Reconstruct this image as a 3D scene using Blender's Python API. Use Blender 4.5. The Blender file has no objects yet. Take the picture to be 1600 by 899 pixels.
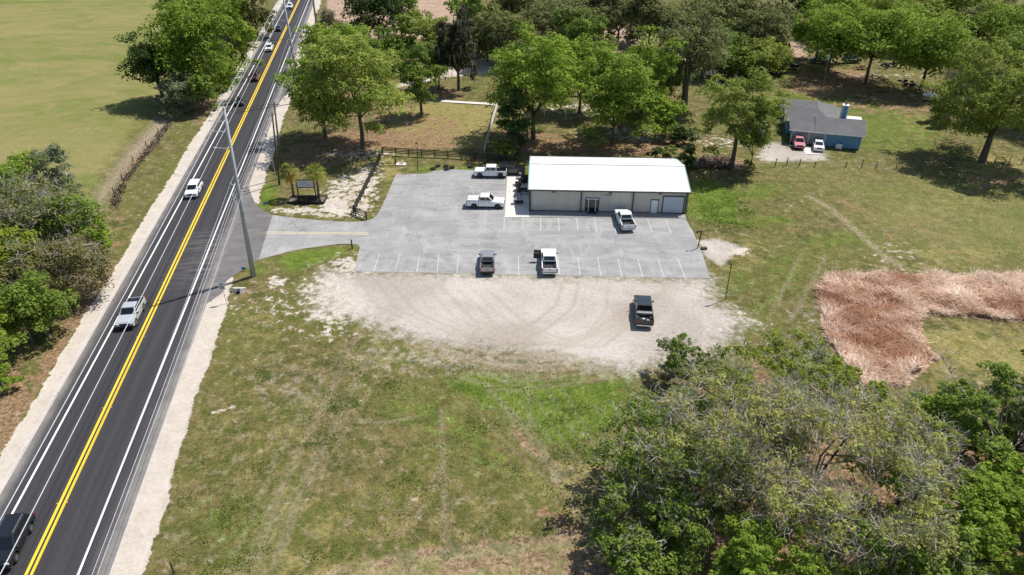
import bpy, bmesh, math, random
import numpy as np
from mathutils import Vector, Matrix
random.seed(7)
rng = np.random.default_rng(11)
SC = bpy.context.scene
COL = SC.collection

# ------------------------------------------------------------------ camera
F_PX, PITCH, CAM_H = 1110.0, math.radians(31.11), 46.0
cam_d = bpy.data.cameras.new("camera")
cam_d.sensor_width = 36.0
cam_d.lens = 36.0 * F_PX / 1600.0
cam_d.clip_start = 0.5
cam_d.clip_end = 6000
cam = bpy.data.objects.new("camera", cam_d)
COL.objects.link(cam)
cam.location = (0, 0, CAM_H)
cam.rotation_euler = (math.pi / 2 - PITCH, 0, 0)
SC.camera = cam

# ------------------------------------------------------------------ light
SUN_DIR = Vector((0.83, 0.56, 0)).normalized()
SUN_EL = math.radians(59)
sv = Vector((SUN_DIR.x * math.cos(SUN_EL), SUN_DIR.y * math.cos(SUN_EL), math.sin(SUN_EL)))
world = bpy.data.worlds.new("World")
SC.world = world
world.use_nodes = True
wn = world.node_tree
sky = wn.nodes.new("ShaderNodeTexSky")
sky.sky_type = 'NISHITA'
sky.sun_disc = False
sky.sun_elevation = SUN_EL
sky.sun_rotation = math.atan2(SUN_DIR.x, SUN_DIR.y)
bg = wn.nodes["Background"]
bg.inputs[1].default_value = 0.10
wn.links.new(sky.outputs[0], bg.inputs[0])
sl = bpy.data.lights.new("sun", 'SUN')
sl.energy = 4.6
sl.angle = math.radians(0.5)
sl.color = (1.0, 0.95, 0.87)
sun = bpy.data.objects.new("sun", sl)
COL.objects.link(sun)
sun.rotation_euler = sv.to_track_quat('Z', 'Y').to_euler()
sun.location = (60, 40, 120)
SC.view_settings.view_transform = 'Standard'
SC.view_settings.look = 'None'
SC.view_settings.gamma = 1.0
SC.view_settings.exposure = 0.32
SC.cycles.max_bounces = 5
SC.cycles.transparent_max_bounces = 6

# ------------------------------------------------------------------ measuring helpers
_c, _s = math.cos(PITCH), math.sin(PITCH)
def G(px, py, z=0.0):
    """ground (or height z) point that was measured at a spot of the survey photo"""
    x = (px - 800) / F_PX; y = -(py - 449.5) / F_PX
    d = (x, _c + y * _s, -_s + y * _c)
    t = (z - CAM_H) / d[2]
    return Vector((d[0] * t, d[1] * t, z))
def row_of(X, Y, Z):
    Z -= CAM_H
    return 449.5 - F_PX * (Y * _s + Z * _c) / (Y * _c - Z * _s)
def height_at(b, py):
    lo, hi = 0.0, 60.0
    for _ in range(40):
        m = (lo + hi) / 2
        if row_of(b.x, b.y, m) > py: lo = m
        else: hi = m
    return lo
def ppm(b, z=0.0):
    return F_PX / (b.y * _c - (z - CAM_H) * _s)

# ------------------------------------------------------------------ materials
MATS = {}
def nt(name):
    m = bpy.data.materials.new(name); m.use_nodes = True
    t = m.node_tree
    return m, t, t.nodes["Principled BSDF"]
def mat(name, col, rough=0.7, metal=0.0, var=0.12, scale=3.0, bump=0.0, spec=0.5, coat=0.0):
    if name in MATS: return MATS[name]
    m, t, b = nt(name)
    N, L = t.nodes, t.links
    tc = N.new("ShaderNodeTexCoord")
    no = N.new("ShaderNodeTexNoise"); no.inputs["Scale"].default_value = scale; no.inputs["Detail"].default_value = 6
    L.new(tc.outputs["Object"], no.inputs["Vector"])
    mr = N.new("ShaderNodeMapRange")
    mr.inputs[1].default_value = 0.3; mr.inputs[2].default_value = 0.7
    mr.inputs[3].default_value = 1 - var; mr.inputs[4].default_value = 1 + var
    L.new(no.outputs[0], mr.inputs[0])
    mx = N.new("ShaderNodeVectorMath"); mx.operation = 'SCALE'
    mx.inputs[0].default_value = col[:3]
    L.new(mr.outputs[0], mx.inputs["Scale"])
    L.new(mx.outputs[0], b.inputs["Base Color"])
    b.inputs["Roughness"].default_value = rough
    b.inputs["Metallic"].default_value = metal
    b.inputs["Specular IOR Level"].default_value = spec
    if coat: b.inputs["Coat Weight"].default_value = coat
    if bump:
        bp = N.new("ShaderNodeBump"); bp.inputs["Strength"].default_value = bump; bp.inputs["Distance"].default_value = 0.05
        L.new(no.outputs[0], bp.inputs["Height"]); L.new(bp.outputs[0], b.inputs["Normal"])
    MATS[name] = m
    return m

class NG:
    """tiny node-graph writer"""
    def __init__(s, name):
        s.m, s.t, s.b = nt(name); s.N, s.L = s.t.nodes, s.t.links
        MATS[name] = s.m
    def pos(s):
        return s.N.new("ShaderNodeNewGeometry").outputs["Position"]
    def obj(s):
        return s.N.new("ShaderNodeTexCoord").outputs["Object"]
    def mapping(s, v, scale=(1, 1, 1), rot=(0, 0, 0), loc=(0, 0, 0)):
        n = s.N.new("ShaderNodeMapping"); s.L.new(v, n.inputs[0])
        n.inputs[1].default_value = loc; n.inputs[2].default_value = rot; n.inputs[3].default_value = scale
        return n.outputs[0]
    def noise(s, v, scale, detail=5, rough=0.55, dist=0.0):
        n = s.N.new("ShaderNodeTexNoise"); s.L.new(v, n.inputs["Vector"])
        n.inputs["Scale"].default_value = scale; n.inputs["Detail"].default_value = detail
        n.inputs["Roughness"].default_value = rough; n.inputs["Distortion"].default_value = dist
        return n.outputs[0]
    def attr(s, name, ch=None):
        n = s.N.new("ShaderNodeAttribute"); n.attribute_name = name
        if ch is None: return n.outputs["Fac"]
        sp = s.N.new("ShaderNodeSeparateColor"); s.L.new(n.outputs["Color"], sp.inputs[0])
        return sp.outputs[ch]
    def sep(s, v):
        n = s.N.new("ShaderNodeSeparateXYZ"); s.L.new(v, n.inputs[0]); return n.outputs
    def math(s, op, a, b=None, clamp=False):
        n = s.N.new("ShaderNodeMath"); n.operation = op; n.use_clamp = clamp
        for i, v in enumerate((a, b)):
            if v is None: continue
            if isinstance(v, (int, float)): n.inputs[i].default_value = v
            else: s.L.new(v, n.inputs[i])
        return n.outputs[0]
    def rng(s, v, a, b, c=0.0, d=1.0, smooth=False):
        n = s.N.new("ShaderNodeMapRange"); s.L.new(v, n.inputs[0])
        if smooth: n.interpolation_type = 'SMOOTHSTEP'
        for i, x in enumerate((a, b, c, d)): n.inputs[i + 1].default_value = x
        return n.outputs[0]
    def mix(s, f, a, b):
        n = s.N.new("ShaderNodeMix"); n.data_type = 'RGBA'
        if isinstance(f, (int, float)): n.inputs[0].default_value = f
        else: s.L.new(f, n.inputs[0])
        for i, v in ((6, a), (7, b)):
            if isinstance(v, tuple): n.inputs[i].default_value = (v + (1,))[:4]
            else: s.L.new(v, n.inputs[i])
        return n.outputs[2]
    def scale(s, col, f):
        n = s.N.new("ShaderNodeVectorMath"); n.operation = 'SCALE'
        if isinstance(col, tuple): n.inputs[0].default_value = col
        else: s.L.new(col, n.inputs[0])
        if isinstance(f, (int, float)): n.inputs["Scale"].default_value = f
        else: s.L.new(f, n.inputs["Scale"])
        return n.outputs[0]
    def bump(s, h, strength, dist):
        n = s.N.new("ShaderNodeBump"); s.L.new(h, n.inputs["Height"])
        n.inputs["Strength"].default_value = strength; n.inputs["Distance"].default_value = dist
        s.L.new(n.outputs[0], s.b.inputs["Normal"])
    def out(s, col, rough=0.9, spec=0.2):
        if isinstance(col, tuple): s.b.inputs["Base Color"].default_value = col + (1,)
        else: s.L.new(col, s.b.inputs["Base Color"])
        s.b.inputs["Roughness"].default_value = rough
        s.b.inputs["Specular IOR Level"].default_value = spec
        return s.m

# ------------------------------------------------------------------ mesh helpers
def tag(o, label=None, cat=None, group=None, kind=None):
    if label: o["label"] = label
    if cat: o["category"] = cat
    if group: o["group"] = group
    if kind: o["kind"] = kind
    return o
def empty(name, loc, rz=0.0, label=None, cat=None, group=None):
    o = bpy.data.objects.new(name, None); COL.objects.link(o)
    o.empty_display_size = 0.2
    o.location = loc; o.rotation_euler = (0, 0, rz)
    return tag(o, label, cat, group)
def link(name, me, m, parent=None, bevel=0.0, smooth=False):
    if m is not None and len(me.materials) == 0: me.materials.append(m)
    o = bpy.data.objects.new(name, me); COL.objects.link(o)
    if parent is not None: o.parent = parent
    if smooth:
        me.polygons.foreach_set("use_smooth", [True] * len(me.polygons))
    if bevel:
        b = o.modifiers.new("bevel", 'BEVEL'); b.width = bevel; b.segments = 2; b.limit_method = 'ANGLE'; b.angle_limit = math.radians(35)
    return o
class MB:
    def __init__(s): s.v = []; s.f = []
    def add(s, vs, fs):
        n = len(s.v); s.v += [tuple(p) for p in vs]; s.f += [tuple(i + n for i in f) for f in fs]
        return s
    def hexa(s, p):  # 8 points: bottom 4 ccw, top 4 ccw
        return s.add(p, [(3, 2, 1, 0), (4, 5, 6, 7), (0, 1, 5, 4), (1, 2, 6, 5), (2, 3, 7, 6), (3, 0, 4, 7)])
    def box(s, c, d, rz=0.0):
        x, y, z = d[0] / 2, d[1] / 2, d[2] / 2
        ca, sa = math.cos(rz), math.sin(rz)
        p = [(-x, -y, -z), (x, -y, -z), (x, y, -z), (-x, y, -z), (-x, -y, z), (x, -y, z), (x, y, z), (-x, y, z)]
        return s.hexa([(c[0] + a * ca - b * sa, c[1] + a * sa + b * ca, c[2] + e) for a, b, e in p])
    def tube(s, pts, rad, n=8, cap=True):
        pts = [Vector(p) for p in pts]
        if not isinstance(rad, (list, tuple)): rad = [rad] * len(pts)
        rings = []
        base = len(s.v)
        for i, p in enumerate(pts):
            d = (pts[min(i + 1, len(pts) - 1)] - pts[max(i - 1, 0)]).normalized()
            a = d.orthogonal().normalized() if abs(d.z) > .99 else d.cross(Vector((0, 0, 1))).normalized()
            b = d.cross(a)
            for k in range(n):
                t = 2 * math.pi * k / n
                s.v.append(tuple(p + (a * math.cos(t) + b * math.sin(t)) * rad[i]))
        for i in range(len(pts) - 1):
            for k in range(n):
                k2 = (k + 1) % n
                s.f.append((base + i * n + k, base + i * n + k2, base + (i + 1) * n + k2, base + (i + 1) * n + k))
        if cap:
            s.f.append(tuple(base + k for k in range(n))[::-1])
            s.f.append(tuple(base + (len(pts) - 1) * n + k for k in range(n)))
        return s
    def slab(s, quad, th):  # quad of 4 points, extruded along its normal
        q = [Vector(p) for p in quad]
        n = (q[1] - q[0]).cross(q[3] - q[0]).normalized() * th
        return s.hexa(q + [p + n for p in q])
    def prism(s, poly, y0, y1):  # (x,z) outline extruded in y
        n = len(poly)
        vs = [(x, y0, z) for x, z in poly] + [(x, y1, z) for x, z in poly]
        return s.add(vs, [tuple(range(n)), tuple(range(2 * n - 1, n - 1, -1))] + [(i, i + n, (i + 1) % n + n, (i + 1) % n) for i in range(n)])
    def torus(s, c, R, r, n=20, k=8, zs=1.0):
        b = len(s.v)
        for i in range(n):
            a = 2 * math.pi * i / n
            for j in range(k):
                t = 2 * math.pi * j / k
                s.v.append((c[0] + (R + r * math.cos(t)) * math.cos(a), c[1] + (R + r * math.cos(t)) * math.sin(a), c[2] + r * zs * math.sin(t)))
        for i in range(n):
            for j in range(k):
                s.f.append((b + i * k + j, b + ((i + 1) % n) * k + j, b + ((i + 1) % n) * k + (j + 1) % k, b + i * k + (j + 1) % k))
        return s
    def build(s, name, m, parent=None, bevel=0.0, smooth=False):
        me = bpy.data.meshes.new(name); me.from_pydata(s.v, [], s.f)
        bm = bmesh.new(); bm.from_mesh(me); bmesh.ops.recalc_face_normals(bm, faces=bm.faces); bm.to_mesh(me); bm.free()
        return link(name, me, m, parent, bevel, smooth)
def quads_mesh(name, P, m, parent=None, tint=None):
    """P: (n,4,3) array of free quads"""
    n = len(P)
    me = bpy.data.meshes.new(name)
    me.vertices.add(n * 4); me.vertices.foreach_set("co", np.ascontiguousarray(P, dtype=np.float32).ravel())
    me.loops.add(n * 4); me.loops.foreach_set("vertex_index", np.arange(n * 4, dtype=np.int32))
    me.polygons.add(n); me.polygons.foreach_set("loop_start", np.arange(0, n * 4, 4, dtype=np.int32))
    me.polygons.foreach_set("loop_total", np.full(n, 4, dtype=np.int32))
    if tint is not None:
        a = me.attributes.new("tint", 'FLOAT', 'POINT'); a.data.foreach_set("value", np.repeat(tint, 4).astype(np.float32))
    me.update(calc_edges=True)
    return link(name, me, m, parent)
def sheet(name, poly, z, m, parent=None, kind='structure'):
    me = bpy.data.meshes.new(name)
    me.from_pydata([(p[0], p[1], z) for p in poly], [], [tuple(range(len(poly)))])
    bm = bmesh.new(); bm.from_mesh(me); bmesh.ops.triangulate(bm, faces=bm.faces)
    bmesh.ops.recalc_face_normals(bm, faces=bm.faces)
    for f in bm.faces:
        if f.normal.z < 0: f.normal_flip()
    bm.to_mesh(me); bm.free()
    o = link(name, me, m, parent)
    if kind and parent is None: o["kind"] = kind
    return o
def text_mesh(name, s, size, m, parent, loc, rot):
    cu = bpy.data.curves.new(name, 'FONT'); cu.body = s; cu.size = size; cu.align_x = 'CENTER'; cu.align_y = 'CENTER'; cu.extrude = 0.004; cu.offset = size * 0.03
    t = bpy.data.objects.new(name, cu); COL.objects.link(t)
    dg = bpy.context.evaluated_depsgraph_get()
    me = bpy.data.meshes.new_from_object(t.evaluated_get(dg)); bpy.data.objects.remove(t)
    me.materials.clear()
    o = link(name, me, m, parent); o.location = loc; o.rotation_euler = rot
    return o

# ------------------------------------------------------------------ highway axis
RD_X0, RD_Y0, RD_K = -43.6, 76.0, -0.1765
RD_L = math.hypot(1, RD_K)
rd_t = Vector((RD_K, 1, 0)).normalized()          # away from the viewer
rd_n = Vector((rd_t.y, -rd_t.x, 0))               # to the right
RD_O = Vector((RD_X0, RD_Y0, 0))
def road_pt(along, lat, z=0.0):
    p = RD_O + rd_t * along + rd_n * lat; return Vector((p.x, p.y, z))
def GP(pts): return [G(*p) for p in pts]

# ------------------------------------------------------------------ ground sheet
def grid_axis(segs):
    out = [segs[0][0]]
    for a, b, n in segs: out += list(np.linspace(a, b, n + 1)[1:])
    return np.array(out)
U = grid_axis([(-8, -1, 14), (-1, -.5, 24), (-.5, .46, 820), (.46, 1, 24), (1, 8, 14)])
Yr = grid_axis([(-150, 20, 16), (20, 32, 12), (32, 110, 330), (110, 200, 210), (200, 300, 130), (300, 500, 20), (500, 4000, 20)])
UU, YY = np.meshgrid(U, Yr)
XX = UU * (YY + 200)
gx, gy = XX.ravel(), YY.ravel()
def seg_dist(x, y, a, b):
    dx, dy = b[0] - a[0], b[1] - a[1]
    L2 = dx * dx + dy * dy + 1e-9
    t = np.clip(((x - a[0]) * dx + (y - a[1]) * dy) / L2, 0, 1)
    return np.hypot(x - a[0] - t * dx, y - a[1] - t * dy)
def poly_field(x, y, poly, soft):
    px = [p[0] for p in poly]; py = [p[1] for p in poly]
    sel = np.where((x > min(px) - soft) & (x < max(px) + soft) & (y > min(py) - soft) & (y < max(py) + soft))[0]
    out = np.zeros(len(x))
    if len(sel) == 0: return out
    xs, ys = x[sel], y[sel]
    d = np.full(len(sel), 1e9); ins = np.zeros(len(sel), bool)
    for i in range(len(poly)):
        a, b = poly[i], poly[(i + 1) % len(poly)]
        d = np.minimum(d, seg_dist(xs, ys, a, b))
        if a[1] != b[1]:
            c = ((a[1] > ys) != (b[1] > ys)) & (xs < (b[0] - a[0]) * (ys - a[1]) / (b[1] - a[1]) + a[0])
            ins ^= c
    sd = np.where(ins, d, -d)
    v = np.clip(0.5 + sd / (2 * soft), 0, 1)
    out[sel] = v * v * (3 - 2 * v)
    return out
def stroke_field(x, y, pts, w, soft):
    px = [p[0] for p in pts]; py = [p[1] for p in pts]; m = w + soft
    sel = np.where((x > min(px) - m) & (x < max(px) + m) & (y > min(py) - m) & (y < max(py) + m))[0]
    out = np.zeros(len(x))
    if len(sel) == 0: return out
    d = np.full(len(sel), 1e9)
    for a, b in zip(pts[:-1], pts[1:]): d = np.minimum(d, seg_dist(x[sel], y[sel], a, b))
    out[sel] = np.clip(1 - (d - w) / soft, 0, 1)
    return out
def ell(cx, cy, rx, ry, n=20):
    return [(cx + rx * math.cos(2 * math.pi * i / n), cy + ry * math.sin(2 * math.pi * i / n)) for i in range(n)]

# every patch: layer, outline as measured in the survey photo (put down on the ground), softness in m, strength
PATCH = [
 ('pasture', [(-1500,-110),(425,-110),(300,110),(225,180),(130,310),(0,440),(-900,700)], 3, 1.0),
 ('pasture', [(1280,268),(1560,300),(1700,300),(1700,420),(1480,420),(1360,380)], 10, .5),
 # --- lush green
 ('lush', [(690,590),(760,572),(860,590),(985,585),(980,650),(905,705),(850,690),(780,650),(715,620)], 3.5, .92),
 ('lush', [(540,600),(640,590),(720,610),(800,660),(870,720),(860,780),(760,760),(640,700),(560,660)], 5, .50),
 ('lush', ell(470,640,70,35), 5, .42), ('lush', ell(360,820,90,60), 5, .52), ('lush', ell(330,700,50,40), 4, .36),
 ('lush', [(1078,285),(1110,278),(1150,300),(1155,350),(1100,345),(1076,335)], 2.5, .95),
 ('lush', ell(1190,345,60,14), 3, .6), ('lush', ell(1180,300,60,20), 5, .6), ('lush', ell(1230,430,60,50), 6, .5),
 ('lush', ell(1310,375,70,20), 5, .62), ('lush', ell(1140,440,50,30), 4, .5), ('lush', ell(1200,480,40,30), 4, .5),
 ('lush', ell(1290,570,60,50), 5, .7), ('lush', ell(1420,300,150,22), 8, .3),
 ('lush', [(395,325),(405,290),(425,285),(440,300),(430,325),(410,330)], 1.5, .75),
 ('lush', [(430,400),(470,390),(540,384),(556,392),(520,405),(450,430)], 1.5, .75), ('lush', ell(400,420,20,12), 1.5, .6),
 ('lush', ell(700,265,70,8), 2, .65), ('lush', ell(815,275,14,20), 1.5, .85),
 ('lush', [(1195,110),(1260,120),(1400,165),(1480,190),(1500,240),(1400,250),(1360,240),(1200,250)], 6, .52),
 ('lush', ell(1200,170,20,40), 5, .5), ('lush', ell(430,255,20,40), 4, .35), ('lush', ell(260,300,25,60), 3, .4),
 ('lush', ell(200,400,30,60), 3, .4), ('lush', ell(110,150,110,60), 15, .30), ('lush', ell(90,90,120,18), 15, .25),
 ('lush', ell(740,135,40,18), 4, .35), ('lush', ell(900,160,40,20), 4, .35), ('lush', ell(1590,350,40,50), 6, .5),
 ('lush', ell(430,330,40,20), 2, .3), ('lush', ell(960,780,60,60), 4, .4), ('lush', ell(870,660,50,30), 3, .6),
 ('lush', ell(1150,600,60,40), 4, .5), ('lush', ell(400,560,70,40), 6, .35), ('lush', ell(480,850,60,20), 3, .4),
 # --- straw / dry grass
 ('dry', [(-250,-60),(430,-60),(300,120),(230,190),(140,320),(40,420),(-250,560)], 3, .48),
 ('dry', [(600,170),(690,155),(780,165),(765,232),(600,232)], 4, .8), ('litter', [(600,180),(690,175),(740,190),(720,236),(600,232)], 5, .52), ('dry', ell(725,180,50,14), 4, .8),
 ('dry', [(440,870),(700,850),(930,820),(960,960),(400,960)], 5, .8), ('dry', ell(1500,320,90,30), 8, .5),
 ('dry', ell(1480,400,110,25), 6, .6), ('dry', ell(430,680,60,60), 8, .45), ('dry', ell(880,760,70,60), 6, .55),
 ('dry', ell(610,260,30,30), 3, .6), ('dry', ell(1170,400,60,30), 5, .5), ('dry', ell(400,500,60,30), 6, .5),
 ('dry', ell(640,560,120,20), 6, .55), ('dry', ell(1250,200,40,50), 5, .3), ('dry', ell(1440,190,60,20), 5, .5),
 ('dry', ell(900,250,100,20), 5, .4), ('dry', ell(1550,260,60,20), 5, .8), ('dry', ell(900,215,60,15), 5, .4),
 ('dry', [(1380,480),(1440,500),(1560,510),(1700,500),(1700,620),(1450,600),(1420,540)], 4, .7),
 ('dry', ell(560,800,200,60), 8, .42),
 # --- brown leaf litter / bare brown soil
 ('litter', [(-100,560),(20,560),(60,600),(40,700),(-20,780),(-150,800)], 3, .9),
 ('litter', [(120,420),(160,380),(190,410),(160,520),(60,640),(20,620),(90,520)], 2.5, .75),
 ('litter', ell(170,360,25,40), 2.5, .55), ('litter', [(440,230),(520,200),(700,205),(720,235),(600,236),(520,260),(440,270)], 3.5, .7),
 ('litter', ell(600,218,90,16), 4, .8), ('litter', ell(690,145,30,10), 3, .8), ('litter', ell(670,190,40,10), 3, .5),
 ('litter', [(780,190),(900,215),(1090,200),(1100,240),(1000,246),(830,242),(780,236)], 4, .72),
 ('litter', ell(1130,255,50,12), 3, .7), ('litter', ell(930,900,90,45), 4, .85), ('litter', ell(1400,160,130,22), 6, .5),
 ('litter', [(1060,1000),(1060,620),(1200,560),(1400,640),(1700,600),(1700,1000)], 6, .62),
 ('litter', ell(740,262,70,4), 1, .3), ('litter', ell(1300,130,80,25), 5, .7), ('litter', ell(1540,300,50,10), 4, .4),
 ('litter', [(205,235),(235,205),(245,215),(215,260),(190,290),(170,300)], 1.5, .7), ('litter', ell(640,870,160,12), 3, .3),
 ('litter', ell(1500,780,120,80), 5, .6), ('litter', ell(560,140,120,60), 8, .5), ('litter', ell(500,90,40,40), 6, .4),
 ('litter', ell(330,170,50,30), 3, .6), ('litter', ell(1560,280,60,14), 3, .5), ('litter', ell(390,90,14,60), 2, .6),
 # --- dead reed / ploughed stubble
 ('reed', [(1275,450),(1290,432),(1360,426),(1480,430),(1700,428),(1700,505),(1560,500),(1440,490),(1440,520),(1465,560),(1420,600),(1350,618),(1310,570),(1285,510)], 1.0, 1.0),
 ('reed', [(630,-40),(730,-40),(722,40),(690,60),(640,60),(560,90),(510,60),(510,-40)], 4, .9),
 ('reed', [(1205,30),(1255,35),(1262,90),(1215,92),(1190,60)], 3, .95), ('reed', ell(930,70,140,30), 6, .7),
 ('reed', ell(1500,680,100,50), 4, .55), ('reed', ell(1580,700,60,60), 4, .6),
 # --- pale sand
 ('sand', [(508,282),(560,262),(600,245),(596,300),(580,340),(520,344),(480,338),(500,325)], 2.0, .58),
 ('sand', ell(525,322,26,16), 2.0, .88), ('sand', ell(470,328,50,7), 1.5, .66),
 ('sand', [(640,125),(700,102),(790,92),(800,112),(700,120),(660,130),(600,140)], 1.5, 1.0), ('sand', ell(760,100,60,9), 1.5, .9),
 ('sand', ell(432,440,14,8), 1.2, .85), ('sand', ell(450,475,50,30), 5, .42), ('sand', ell(520,470,60,55), 5, .55),
 ('sand', ell(545,415,40,18), 3, .62), ('sand', ell(375,480,25,12), 2, .4), ('sand', ell(1150,510,40,30), 5, .42),
 ('sand', ell(800,185,0.1,0.1), 1, 0),
 ('gravel', [(1090,376),(1120,372),(1168,388),(1145,398),(1125,414),(1105,402)], 1.0, .98), ('sand', ell(1155,392,16,6), 1, .8),
 ('track', [(246,185),(266,187),(254,206),(196,262),(166,306),(146,332),(150,300),(198,238)], 1.6, 1.0), ('pasture', [(246,185),(266,187),(254,206),(196,262),(166,306),(146,332),(150,300),(198,238)], 1.6, .01),
 ('sand', ell(960,205,70,8), 3, .5), ('sand', ell(1010,215,50,6), 2, .6), ('sand', ell(1130,220,40,10), 4, .45),
 ('gravel', [(1198,222),(1216,222),(1236,232),(1290,238),(1290,250),(1200,252),(1185,245)], 1.8, .9),
 ('sand', ell(1400,400,50,20), 4, .35), ('sand', ell(560,240,60,9), 3, .5),
 ('sand', ell(50,52,30,4), 6, .6), ('sand', ell(50,110,60,10), 8, .45), ('sand', ell(145,200,30,3), 3, .5),
 ('sand', ell(900,170,60,12), 3, .4), ('sand', ell(1370,118,90,4), 4, .42), ('sand', ell(1400,148,40,3), 3, .42),
 # --- crushed shell / gravel overflow lot
 ('gravel', [(485,450),(510,418),(552,424),(1110,436),(1112,470),(1165,500),(1120,545),(1040,560),(985,580),(900,566),(800,548),(700,540),(620,520),(560,500),(500,490)], 4.2, 1.0),
 ('gravel', ell(450,600,50,30), 5, .25), ('gravel', ell(760,560,200,20), 4, .4), ('gravel', ell(1300,490,60,15), 4, .3),
]
STROKE = [
 ('track', [(1262,306),(1295,322),(1322,345),(1352,372),(1400,413)], .22, .6, .95), ('litter', [(1300,300),(1345,330),(1385,365),(1440,410)], .25, 1.1, .5),
 ('sand', [(690,158),(730,160),(772,163)], .5, .3, .9), ('sand', [(1175,188),(1200,191),(1222,191)], .5, .3, .9),
 ('sand', [(330,645),(350,640),(370,634)], .1, .35, .55),
 ('track', [(650,540),(720,590),(800,610),(880,600),(960,590)], .1, .4, .42), ('track', [(700,560),(800,585),(880,578),(950,568)], .1, .4, .42),
 ('track', [(730,580),(800,595),(870,588)], .1, .35, .42), ('track', [(760,600),(830,690),(880,760),(900,800)], .15, .4, .42),
 ('track', [(800,640),(850,700),(900,770),(920,820)], .15, .4, .42), ('track', [(690,640),(692,760),(700,860)], .1, .35, .42),
 ('track', [(825,580),(828,650),(832,700)], .1, .3, .42), ('track', [(450,600),(520,650),(600,660),(650,650)], .1, .35, .42),
 ('track', [(560,520),(500,640),(440,760),(400,880)], .15, .5, .42), ('track', [(590,530),(530,650),(470,770),(430,880)], .15, .5, .42),
 ('track', [(640,868),(760,860),(930,838)], .35, .6, .42),
 ('litter', [(700,885),(800,874),(950,862)], .4, .6, .7), ('litter', [(850,800),(900,830),(940,860)], .4, .8, .6),
 ('litter', [(800,665),(830,700),(870,750)], .2, .6, .5), ('litter', [(600,880),(640,865),(760,848),(900,838)], .25, .5, .6),
 ('track', [(1250,400),(1230,440),(1200,500)], .12, .3, .42), ('track', [(1290,400),(1270,440),(1235,500)], .12, .3, .42),
 ('dry', [(640,500),(700,430),(760,425)], .1, .2, .5), 
 ('litter', [(1330,300),(1400,330),(1500,400),(1560,420)], .5, 1.5, .4), ('dry', [(0,300),(120,200),(260,150)], .5, 2.5, .5),
 ('dry', [(0,130),(120,100),(250,60)], .5, 3, .4), ('sand', [(0,60),(100,50),(200,20)], .4, 3, .3),
]
# wheel-worn arcs on the gravel: darker, slightly orange
for r in range(9):
    STROKE.append(('track', [(560 + r * 26, 435 + r * 3), (590 + r * 30, 480 + r * 4), (680 + r * 30, 520 + r * 3), (800 + r * 18, 540), (900 + r * 12, 530 - r * 4), (960 + r * 10, 490 - r * 5)], .09, .30, .28 + .12 * (r % 3)))
for r in range(7):
    STROKE.append(('track', [(745 + r * 22, 640 - r * 6), (790 + r * 20, 690 - r * 5), (850 + r * 15, 745 - r * 4), (930 + r * 8, 800 - r * 5)], .07, .22, .34))
for r in range(6):
    STROKE.append(('track', [(640 - r * 40, 862 + r * 9), (780, 850 + r * 10), (950, 832 + r * 12)], .12, .3, .36))
for r in range(5):
    STROKE.append(('track', [(600 + r * 30, 520 + r * 5), (700 + r * 15, 560 + r * 6), (800, 578 + r * 6), (960 - r * 10, 566 + r * 8)], .06, .2, .4))
for r in range(4):
    STROKE.append(('track', [(620 - r * 26, 540), (560 - r * 30, 640), (470 - r * 24, 790), (400 - r * 20, 930)], .08, .3, .3))
STROKE += [('track', [(880,440),(870,475),(840,500),(800,520)], .08, .25, .6), ('track', [(905,440),(895,480),(860,510),(820,530)], .08, .25, .6),
 ('track', [(950,450),(945,490),(910,530),(850,560)], .08, .25, .5), ('track', [(800,556),(850,552),(900,556)], .15, .3, .9), ('track', [(690,540),(760,566),(850,572),(930,560)], .12, .3, .9),
 ('track', [(650,530),(740,562),(830,578),(900,575)], .12, .3, .9), ('track', [(700,530),(780,556),(860,563)], .1, .3, .9)]

layers = {k: np.zeros(len(gx)) for k in ('lush', 'dry', 'litter', 'reed', 'sand', 'gravel', 'track', 'pasture', 'verge')}
for lay, pts, soft, val in PATCH:
    poly = [G(*p)[:2] for p in [(a, max(b, -110)) for a, b in pts]]
    layers[lay] = np.maximum(layers[lay], poly_field(gx, gy, poly, soft) * val)
for lay, pts, w, soft, val in STROKE:
    layers[lay] = np.maximum(layers[lay], stroke_field(gx, gy, [G(*p)[:2] for p in pts], w, soft) * val)
# sandy verges along the highway
lat = (gx - RD_X0) * rd_n.x + (gy - RD_Y0) * rd_n.y
wob = 0.35 * np.sin(gy * .21) + 0.2 * np.sin(gy * .63 + 1)
al = (gx - RD_X0) * rd_t.x + (gy - RD_Y0) * rd_t.y
left_w = np.clip(1 - (np.abs(lat + 6.35) - .98 - wob * .35) / .5, 0, 1)
rgap = 1 - poly_field(gx, gy, [G(*p)[:2] for p in [(330,470),(350,440),(404,406),(430,336),(392,312),(360,340)]], .6)
right_w = np.clip(1 - (np.abs(lat - 6.95) - 1.18 - wob * .5) / .5, 0, 1) * rgap
right_w *= np.where((al < -6), 1, np.where(al > 32, 1.0, 1.0))
layers['sand'] = np.maximum(layers['sand'], np.maximum(left_w, right_w))
layers['verge'] = np.maximum(left_w, right_w)
layers['dry'] *= np.where((lat < 8.5) & (lat > -8), 0.3, 1)
layers['litter'] *= np.where((lat < 8.0) & (lat > -7.6), 0.0, 1)
paved = np.maximum(np.clip(1 - (np.abs(lat) - 8) / 3, 0, 1),
        poly_field(gx, gy, [G(*p)[:2] for p in [(330,480),(410,300),(430,330),(570,340),(620,268),(700,255),(830,230),(1060,230),(1085,340),(1120,440),(1130,500),(980,590),(500,500),(540,380)]], 3))
und = 0.10 * np.sin(gx * .31 + 1.3 * np.sin(gy * .17)) * np.sin(gy * .27) + .06 * np.sin(gx * .9 + gy * .4) * np.sin(gy * .8 - gx * .3)
gz = -0.012 - (0.16 + und) * (1 - paved) * 0.6
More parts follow.
